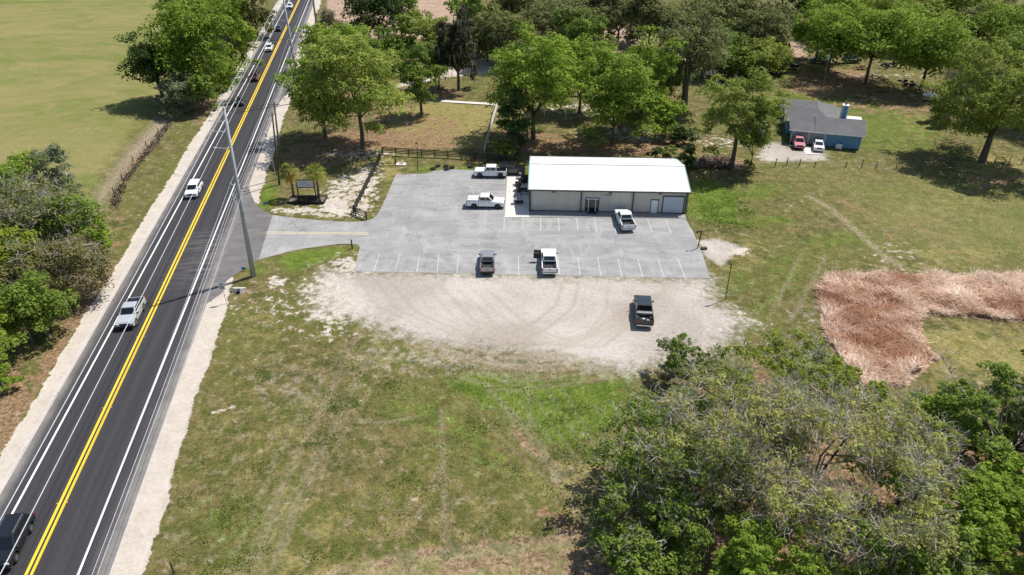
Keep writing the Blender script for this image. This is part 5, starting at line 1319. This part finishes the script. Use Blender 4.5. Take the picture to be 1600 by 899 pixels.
o = empty("metal_cart", bx(811, 318), bang + .1, "grey metal cart with low wheels, nearest the viewer at the building's left end", "cart")
MB().box((0, 0, .75), (1.3, .8, .05)).build("top", MATS["galvanised"], o); MB().box((0, 0, .3), (1.3, .8, .05)).build("shelf", MTRM, o)
for x_ in (-.6, .6):
    for y_ in (-.36, .36): MB().box((x_, y_, .4), (.05, .05, .75)).build("leg", MTRM, o)
MB().box((-.85, 0, .55), (.12, .7, .6)).build("side_shelf", MWHT, o)
o = empty("rubbish_bin", bx(807.5, 290), .3, "small white topped bin on the pale walkway edge", "bin")
MB().tube([(0, 0, 0), (0, 0, .8)], [.22, .28], 14).build("body", MTRM, o); MB().tube([(0, 0, .8), (0, 0, .9)], [.3, .26], 14).build("lid", MWHT, o)
o = empty("smoker", bx(813, 287), .2, "dark metal smoker with upright stack by the building's left wall", "smoker")
MB().tube([(-.7, 0, .8), (.55, 0, .8)], .3, 14).build("barrel", mat("dull_iron", (.09, .07, .07), .7), o); MB().box((.8, 0, .6), (.45, .5, .5)).build("firebox", MBLK, o); MB().tube([(-.6, 0, 1.0), (-.6, 0, 1.7)], .06, 8).build("stack", MBLK, o)
for x_ in (-.5, .4): MB().box((x_, 0, .3), (.06, .5, .6)).build("leg", MTRM, o)
o = empty("traffic_cone", bx(821.5, 297.5), 0, "red cone standing in the shade of the building's left wall", "cone")
MB().box((0, 0, .02), (.38, .38, .04)).build("base", MTRM, o); MB().tube([(0, 0, .04), (0, 0, .75)], [.15, .03], 12).build("cone", mat("red_plastic", (.45, .03, .03), .5), o)
o = empty("bench", bx(819.5, 303), bang, "dark green bench in the shade beside the near barrel grill", "bench")
MB().box((0, 0, .45), (1.3, .4, .06)).build("seat", mat("dark_green_wood", (.03, .05, .04), .8), o); MB().box((0, .2, .75), (1.3, .05, .4)).build("backrest", MATS["dark_green_wood"], o)
for x_ in (-.55, .55): MB().box((x_, 0, .22), (.06, .38, .44)).build("leg", MTRM, o)

# ------------------------------------------------------------------ entrance sign, kerbed bed
pl0, pl1 = G(449.5, 317.5), G(506, 318); pm = (pl0 + pl1) / 2; an = hd(pl0, pl1); wd = (pl1 - pl0).length
bed = empty("planting_bed", (pm.x, pm.y + 1.2, 0), an, "dark edged raised planting bed under the entrance sign", "planter")
mb = MB()
for y_ in (-1.2, 1.2): mb.box((0, y_, .12), (wd, .14, .30))
for x_ in (-wd / 2, wd / 2): mb.box((x_, 0, .12), (.14, 2.26, .30))
mb.build("edging", mat("black_timber", (.02, .018, .016), .9), bed); MB().box((0, 0, .06), (wd - .15, 2.26, .14)).build("mulch", mat("mulch", (.16, .13, .11), .95, var=.5, scale=9, bump=.8), bed)
sg = G(480, 307); s0 = empty("entrance_sign", (sg.x, sg.y, 0), math.radians(1), "white rectangular sign in a dark frame between the two palms", "sign")
MF = mat("dark_sign_frame", (.035, .022, .016), .6); SWd = 2.62
MB().box((0, 0, 2.15), (SWd, .07, 1.18)).build("panel", mat("sign_white", (.70, .70, .74), .5, var=.03), s0)
mb = MB(); mb.box((0, 0, 2.80), (SWd + .26, .16, .13)); mb.box((0, 0, 1.52), (SWd + .26, .16, .11)); mb.build("frame", MF, s0)
for x_ in (-1.37, 1.37): MB().box((x_, 0, 1.38), (.13, .17, 2.85)).build("post", MF, s0)
MSL = mat("sign_slate", (.16, .18, .24), .6); MSM = mat("sign_maroon", (.20, .09, .11), .6); MST = mat("sign_teal", (.07, .14, .16), .6); MSG = mat("sign_pale_grey", (.42, .43, .45), .6)
lg = MB(); lg.tube([(-.15 + .46 * math.cos(t), -.05, 2.16 + .38 * math.sin(t)) for t in np.linspace(math.radians(35), math.radians(172), 12)], .035, 6); lg.build("emblem_arch", MSL, s0)
MB().box((.12, -.05, 2.30), (.09, .03, .22)).build("emblem_mark", MSM, s0); MB().box((-.18, -.05, 2.17), (.22, .03, .08)).build("emblem_mark", MSL, s0)
MB().box((-.52, -.05, 2.05), (.10, .03, .12)).build("emblem_mark", MSL, s0); MB().box((.46, -.05, 2.08), (.13, .03, .15)).build("emblem_mark", MST, s0)
for x_, w_ in ((-.35, .3), (.02, .2), (.28, .2), (.75, .28), (-.85, .2)): MB().box((x_, -.045, 1.88), (w_, .02, .05)).build("lettering", MSG, s0)

# ------------------------------------------------------------------ fences
MFB = mat("black_fence_boards", (.016, .015, .015), .7)
def board_fence(name, label, pts_px, H=1.35, rails=(.42, .72, 1.0, 1.27), step=2.45, m=MFB, cat="fence", group=None, tk=.05, ph=.14, zs=None):
    P_ = GP(pts_px); root = empty(name, (P_[0].x, P_[0].y, -.05), 0, label, cat, group); o0 = P_[0]
    for zr in rails:
        mb = MB()
        for a_, b_ in zip(P_[:-1], P_[1:]):
            d_ = (b_ - a_); n = Vector((-d_.y, d_.x, 0)).normalized() * .06
            A_, B_ = a_ - o0 + n, b_ - o0 + n; mb.box(((A_ + B_) / 2 + Vector((0, 0, zr))), (d_.length, tk, ph), math.atan2(d_.y, d_.x))
        mb.build("rail", m, root)
    for i, (a_, b_) in enumerate(zip(P_[:-1], P_[1:])):
        d_ = b_ - a_; n = max(1, round(d_.length / step))
        for k in range(n + (1 if i == len(P_) - 2 else 0)):
            p = a_.lerp(b_, k / n) - o0; MB().box((p.x, p.y, H / 2), (.14, .14, H + .1), math.atan2(d_.y, d_.x)).build("post", m, root)
    return root
board_fence("board_fence", "long black four board fence running from the corner post to the metal building", [(598.5, 241), (700, 247), (826, 258)])
board_fence("board_fence", "black board fence running down beside the parking lot and flaring at the drive", [(598, 242), (553, 333.5), (556, 337), (573, 343.5)])
wf = board_fence("white_fence", "narrow white fence seen nearly end on beside the dark juniper", [(787, 134), (771, 185), (757, 238)], H=1.3, rails=(.2, .5, .8, 1.1), step=2.2, m=mat("white_vinyl", (.72, .72, .70), .5, var=.04), tk=.06, ph=.26)
MPOST = mat("weathered_post", (.07, .055, .045), .9)
def posts_fence(name, label, pts, H, wire=True, rails=()):
    P_ = GP(pts); o0 = P_[0]; root = empty(name, (o0.x, o0.y, -.05), 0, label, "fence")
    for p, h_ in zip(P_, H if isinstance(H, (list, tuple)) else [H] * len(P_)):
        q = p - o0; MB().tube([(q.x, q.y, -.1), (q.x + random.uniform(-.05, .2), q.y, h_)], .075, 6).build("post", MPOST, root)
    if wire:
        for zr in (.45, .85):
            MB().tube([tuple(p - o0 + Vector((0, 0, zr))) for p in P_], .012, 4).build("wire", MATS["galvanised"], root)
    for i, zr in rails:
        a_, b_ = P_[i] - o0, P_[i + 1] - o0; d_ = b_ - a_; MB().box((a_ + b_) / 2 + Vector((0, 0, zr)), (d_.length, .05, .14), math.atan2(d_.y, d_.x)).build("rail", MPOST, root)
posts_fence("wire_fence", "sparse dark posted wire fence between the blue house and the field", [(1100,258.5),(1140,259),(1172,259.5),(1211,260), (1229, 259), (1248, 260), (1273, 261), (1321, 261.5), (1346, 262), (1368, 263),(1400,264)], [1.1, 1, 1.1, 1.5, 1.6, 1.4, 1, 1, 1.5, 1.1, 1])
posts_fence("wooden_fence", "old dark wooden fence posts with a fallen rail, right of the big spreading oak", [(1552, 259), (1565, 263), (1576, 257), (1596, 257)], 1.6, rails=((0, .8),))
posts_fence("wire_fence", "thin posts along the edge of the pasture beside the dirt track", [(262, 196), (247, 208), (228, 228), (208, 252), (190, 280), (178, 302)], 1.0)

# ------------------------------------------------------------------ loose tyres and small things
tp = [(677, 264.5, "old tyre at the left end of the group on the parking lot's edge"), (684.5, 260.5, "old tyre at the back left of the group on the parking lot's edge"), (697, 260.5, "old tyre at the back right of the group on the parking lot's edge"),
      (698, 265.5, "old tyre at the front of the group, on the asphalt edge"), (706.5, 262.5, "old tyre at the right end of the group on the parking lot's edge"), (735.5, 261.5, "single old tyre on the grass left of the white off road pickup")]
for px, py, lb in tp:
    p = G(px, py); o = empty("old_tyre", (p.x, p.y, .02), random.random(), lb, "tyre", "old tyres by the parking lot")
    MB().torus((0, 0, .13), .36, .15, 22, 10, .85).build("tread", MTYRE, o, smooth=True)
p = G(623.5, 257); o = empty("utility_box", (p.x, p.y, -.02), -.05, "concrete pad with an upright grey meter box near the fence corner", "utility box")
MB().box((.35, 0, .06), (1.7, 1.2, .14)).build("pad", MCON, o); MB().box((-.6, .1, .5), (.3, .25, 1.0)).build("meter_box", mat("dark_grey_box", (.08, .08, .09), .5), o, bevel=.02); MB().box((.4, 0, .17), (.7, .5, .08)).build("lid", MATS["galvanised"], o)
def lamp(px, py, tx, ty, h, label, two=False, r=.06):
    B = G(px, py); tip = G(tx, ty, h) - B; o = empty("light_pole", (B.x, B.y, -.05), 0, label, "light pole", "light poles around the lot")
    tv = Vector((tip.x * .8, tip.y * .3, h)); MB().tube([(0, 0, 0), tv], [r, r * .8], 8).build("pole", MBLK, o)
    MB().box(tv + Vector((-.12, 0, .02)), (.42, .24, .14)).build("lamp_head", MBLK, o, bevel=.02); MB().box(tv + Vector((0, 0, -.5)), (.16, .16, .22)).build("bracket", MWHT if two else MBLK, o)
lamp(652.3, 267, 652.5, 224, 4.9, "thin dark light pole with a white box, standing by the long black fence", True)
lamp(1133.5, 467, 1143, 412, 4.95, "dark light pole on the grass right of the gravel lot")
B = G(1090, 388); o = empty("floodlight_post", (B.x, B.y, -.05), 0, "short rusty red post with black bracket at the right edge of the parking lot", "post")
MB().tube([(0, 0, 0), (.1, 0, 1.3)], .08, 8).build("post", mat("rusty_red", (.18, .045, .03), .8), o); MB().tube([(.1, 0, 1.3), (.2, 0, 2.75)], .09, 8).build("upper_post", MBLK, o)
MB().box((-.1, 0, 2.65), (.7, .10, .10)).build("bracket", MBLK, o); MB().box((-.42, 0, 2.55), (.22, .25, .25)).build("floodlight", MBLK, o, bevel=.02)
tag(MB().box(tuple(G(1100, 388, .12)), (.8, .5, .25), .2).build("shadow_box", MTRM, bevel=.03), "low black box standing in for a shadow on pale gravel beside the rusty red post", "shadow stand-in")  # made-up dark box in place of a cast shadow blob
B = G(550.5, 388.5); o = empty("bollard", (B.x, B.y, -.05), 0, "black square bollard at the grass tip where the drive meets the parking lot", "bollard"); MB().box((0, 0, .65), (.16, .16, 1.35)).build("post", MBLK, o); MB().box((0, 0, 1.34), (.2, .2, .05)).build("cap", MBLK, o)
B = G(272, 895); o = empty("marker_post", (B.x, B.y, -.1), 0, "short dark rust post in the grass at the bottom edge", "post"); MB().tube([(0, 0, 0), (-.03, 0, 1.25)], .055, 8).build("post", mat("dark_rust", (.05, .02, .015), .8), o); MB().box((-.03, 0, 1.25), (.13, .13, .05)).build("cap", MATS["dark_rust"], o)
B = G(400.5, 457); o = empty("marker_stake", (B.x, B.y, -.1), 0, "thin pale marker stake in the grass right of the concrete culvert", "stake"); MB().tube([(0, 0, 0), (0, 0, .95)], .05, 6).build("stake", MWHT, o); MB().box((0, -.03, .8), (.12, .03, .2)).build("tag", MATS["weathered_post"], o)
MBLUE = mat("blue_enamel", (.02, .16, .30), .5)
for px, py, lb, tl in ((381, 423, "small blue plate on a short post at the grass edge, beside the concrete pole", .0), (414.5, 321, "small blue plate low in the grass left of the planting bed", .4)):
    B = G(px, py); o = empty("blue_plate", (B.x, B.y, -.05), tl, lb, "marker", "blue plates by the drive"); MB().box((0, 0, .38), (.58, .06, .34)).build("plate", MBLUE, o); MB().tube([(0, .05, 0), (0, .05, .4)], .03, 6).build("post", MBLK, o)
B = G(372.5, 458); o = empty("culvert", (B.x, B.y, -.1), 0, "pale concrete culvert headwall with a dark pipe mouth in the verge", "culvert")
mb = MB(); mb.slab([(-.75, .15, .0), (-.2, .0, .0), (-.2, .25, .55), (-.95, .55, .55)], .12); mb.slab([(.2, 0, 0), (.75, .15, 0), (.95, .55, .55), (.2, .25, .55)], .12); mb.box((0, .45, .4), (1.6, .3, .35)); mb.build("headwall", mat("old_concrete", (.50, .45, .41), .9, var=.2, scale=5, bump=.3), o)
MB().tube([(0, -.05, .22), (0, .4, .32)], .23, 12).build("pipe_mouth", MBLK, o)
B = G(354, 474); o = empty("speed_sign", (B.x, B.y, -.05), 0, "speed limit sign reading 55 on a thin post at the sandy verge", "road sign")
MB().tube([(0, 0, 0), (-.06, 0, 2.9)], .035, 6).build("post", MATS["galvanised"], o); MB().box((-.06, -.05, 2.45), (.76, .02, .95)).build("plate", mat("sign_sheet_white", (.75, .75, .76), .5, var=.02), o)
text_mesh("lettering", "SPEED\nLIMIT", .17, MBLK, o, (-.06, -.065, 2.73), (math.pi / 2, 0, 0)); text_mesh("numerals", "55", .50, MBLK, o, (-.06, -.065, 2.28), (math.pi / 2, 0, 0))
B = G(1286.5, 136); o = empty("yard_pole", (B.x, B.y, -.05), 0, "thin white pole with a pale lamp box on top behind the blue house", "pole"); tv = G(1294.5, 88, 7.0) - B; MB().tube([(0, 0, 0), (tv.x, tv.y * .2, 7.0)], .07, 6).build("pole", MATS["galvanised"], o); MB().box((tv.x, tv.y * .2, 6.9), (.45, .4, .8)).build("lamp_box", MWHT, o)
B = G(441, 284); 

# ------------------------------------------------------------------ power poles and lines
MCONC = mat("spun_concrete_pole", (.36, .37, .39), .7, var=.06, scale=1.5); MWOOD = mat("creosoted_pole", (.085, .065, .05), .9, var=.2, scale=6)
MWIRE = mat("aluminium_wire", (.62, .63, .66), .4, metal=.3); MINS = mat("insulator", (.50, .52, .56), .4); MWIRED = mat("dark_cable", (.03, .03, .03), .6)
ARMS = [20.4, 19.2, 17.2]
def conc_pole(B, Hh, topx, label, r0=.34, r1=.14):
    o = empty("power_pole", (B.x, B.y, -.05), 0, label, "power pole", "tall concrete power poles")
    tv = Vector((topx, 0, Hh)); MB().tube([(0, 0, -.3), tv * .5, tv], [r0, (r0 + r1) / 2, r1], 14).build("pole", MCONC, o, smooth=True)
    MB().tube([tv, tv + Vector((0, 0, .15))], [r1 + .02, r1 * .6], 10).build("cap", MINS, o)
    outp = []
    for k, z in enumerate(ARMS):
        s_ = tv * (z / Hh); e = s_ + Vector((-1.75, 0, .12)); MB().tube([s_, e], [.06, .035], 6).build("arm", MINS, o); MB().tube([e + Vector((.1, 0, 0)), e + Vector((-.25, 0, .02))], [.09, .09], 8).build("insulator", MINS, o)
        outp.append(Vector((B.x, B.y, 0)) + e)
    for k, (z, sg_) in enumerate(((12.6, -1), (12.0, 1), (11.0, -1), (10.4, -1))):
        s_ = tv * (z / Hh); e = s_ + Vector((sg_ * .75, 0, .1)); MB().tube([s_, e], .045, 6).build("bracket", MINS, o); MB().tube([e, e + Vector((0, 0, .3))], .08, 8).build("insulator", MINS, o)
        outp.append(Vector((B.x, B.y, 0)) + e + Vector((0, 0, .2)))
    MB().box(tv * (9.2 / Hh) + Vector((.3, 0, 0)), (.1, .1, .3)).build("fitting", MINS, o)
    return outp
b1 = G(396, 432); t1 = G(350, 168, 22) - b1
c1 = conc_pole(b1, 22.0, t1.x, "nearest tall concrete power pole, standing in the grass at the drive mouth")
b2 = G(470, 160); c2 = conc_pole(b2, 24.0, -.3, "second tall concrete power pole up the highway, its foot behind the dark green oak")
b3 = G(497, 55); c3 = conc_pole(b3, 24.0, -.2, "third tall concrete power pole at the top edge of the highway verge")
sp = road_pt(-92, 10.8); c0 = [p - b1 + Vector((sp.x, sp.y, 0)) for p in c1]
c4 = [p - b3 + Vector((b3.x + rd_t.x * 80, b3.y + 80, 0)) for p in c3]
def wire(name, a_, b_, sag, r_, m, label, group):
    n = 26; pts = []
    for i in range(n + 1):
        t = i / n; p = a_.lerp(b_, t); p.z -= sag * 4 * t * (1 - t); pts.append(p)
    o = MB().tube(pts, r_, 5).build(name, m); tag(o, label, "power line", group); return o
wn_ = ["uppermost", "second from top", "lowest heavy", "highest thin left", "thin right side", "lower thin", "lowest thin"]
for k in range(7):
    r_ = .026 if k < 3 else .018
    for a_, b_, where in ((c0, c1, "from the near concrete pole towards the viewer"), (c1, c2, "between the nearest and second concrete poles"), (c2, c3, "between the second and third concrete poles"), (c3, c4, "beyond the third concrete pole")):
        wire("power_line", a_[k], b_[k], (.35 if k < 3 else .8), r_, MWIRE, "%s power line %s" % (wn_[k], where), "power lines over the highway")
def wood_pole(px, py, tx, ty, h, label, arm=True):
    B = G(px, py); tip = G(tx, ty, h) - B; o = empty("wooden_pole", (B.x, B.y, -.05), 0, label, "utility pole", "wooden utility poles")
    tv = Vector((tip.x, max(-.4, min(.4, tip.y)), h)); MB().tube([(0, 0, -.2), tv], [.17, .12], 10).build("pole", MWOOD, o, smooth=True)
    if arm:
        MB().box(tv * .97, (1.5, .1, .1), .2).build("crossarm", MWOOD, o)
        for k in (-.65, 0, .65): MB().tube([tv * .98 + Vector((k, 0, .02)), tv * .98 + Vector((k, 0, .25))], .06, 6).build("insulator", MINS, o)
    return Vector((B.x, B.y, -.05)) + tv, o
w1, wo = wood_pole(436.5, 288, 418, 183, 12.2, "front wooden pole of the pair beside the cabbage palms", False)
MB().box((-.6, -.2, 8.6), (.3, .3, .75)).build("transformer", MINS, wo); MB().tube([(-.2, -.17, .3), (-.5, -.17, 7.5)], .05, 6).build("conduit", MINS, wo)
w2, _o = wood_pole(441, 278, 421, 167, 13.0, "back wooden pole of the pair beside the cabbage palms")
w3, _o = wood_pole(485.5, 90, 481, 31, 11.5, "lone wooden pole on the sandy verge between the second and third concrete poles")
wire("service_or_shadow_cable", w2, G(376, 181, 8.0) + Vector((-14, -1, 0)), .6, .03, MWIRED, "dark cable drawn for a pole shadow across the highway, from the back wooden pole", "dark service cables")  # added cable, follows the dark line of the second concrete pole's shadow
wire("service_or_shadow_cable", w1, G(652, 222, 4.9) + Vector((0, 0, 0)), 1.0, .015, MWIRED, "thin dark cable from the front wooden pole to the light pole by the fence", "dark service cables")
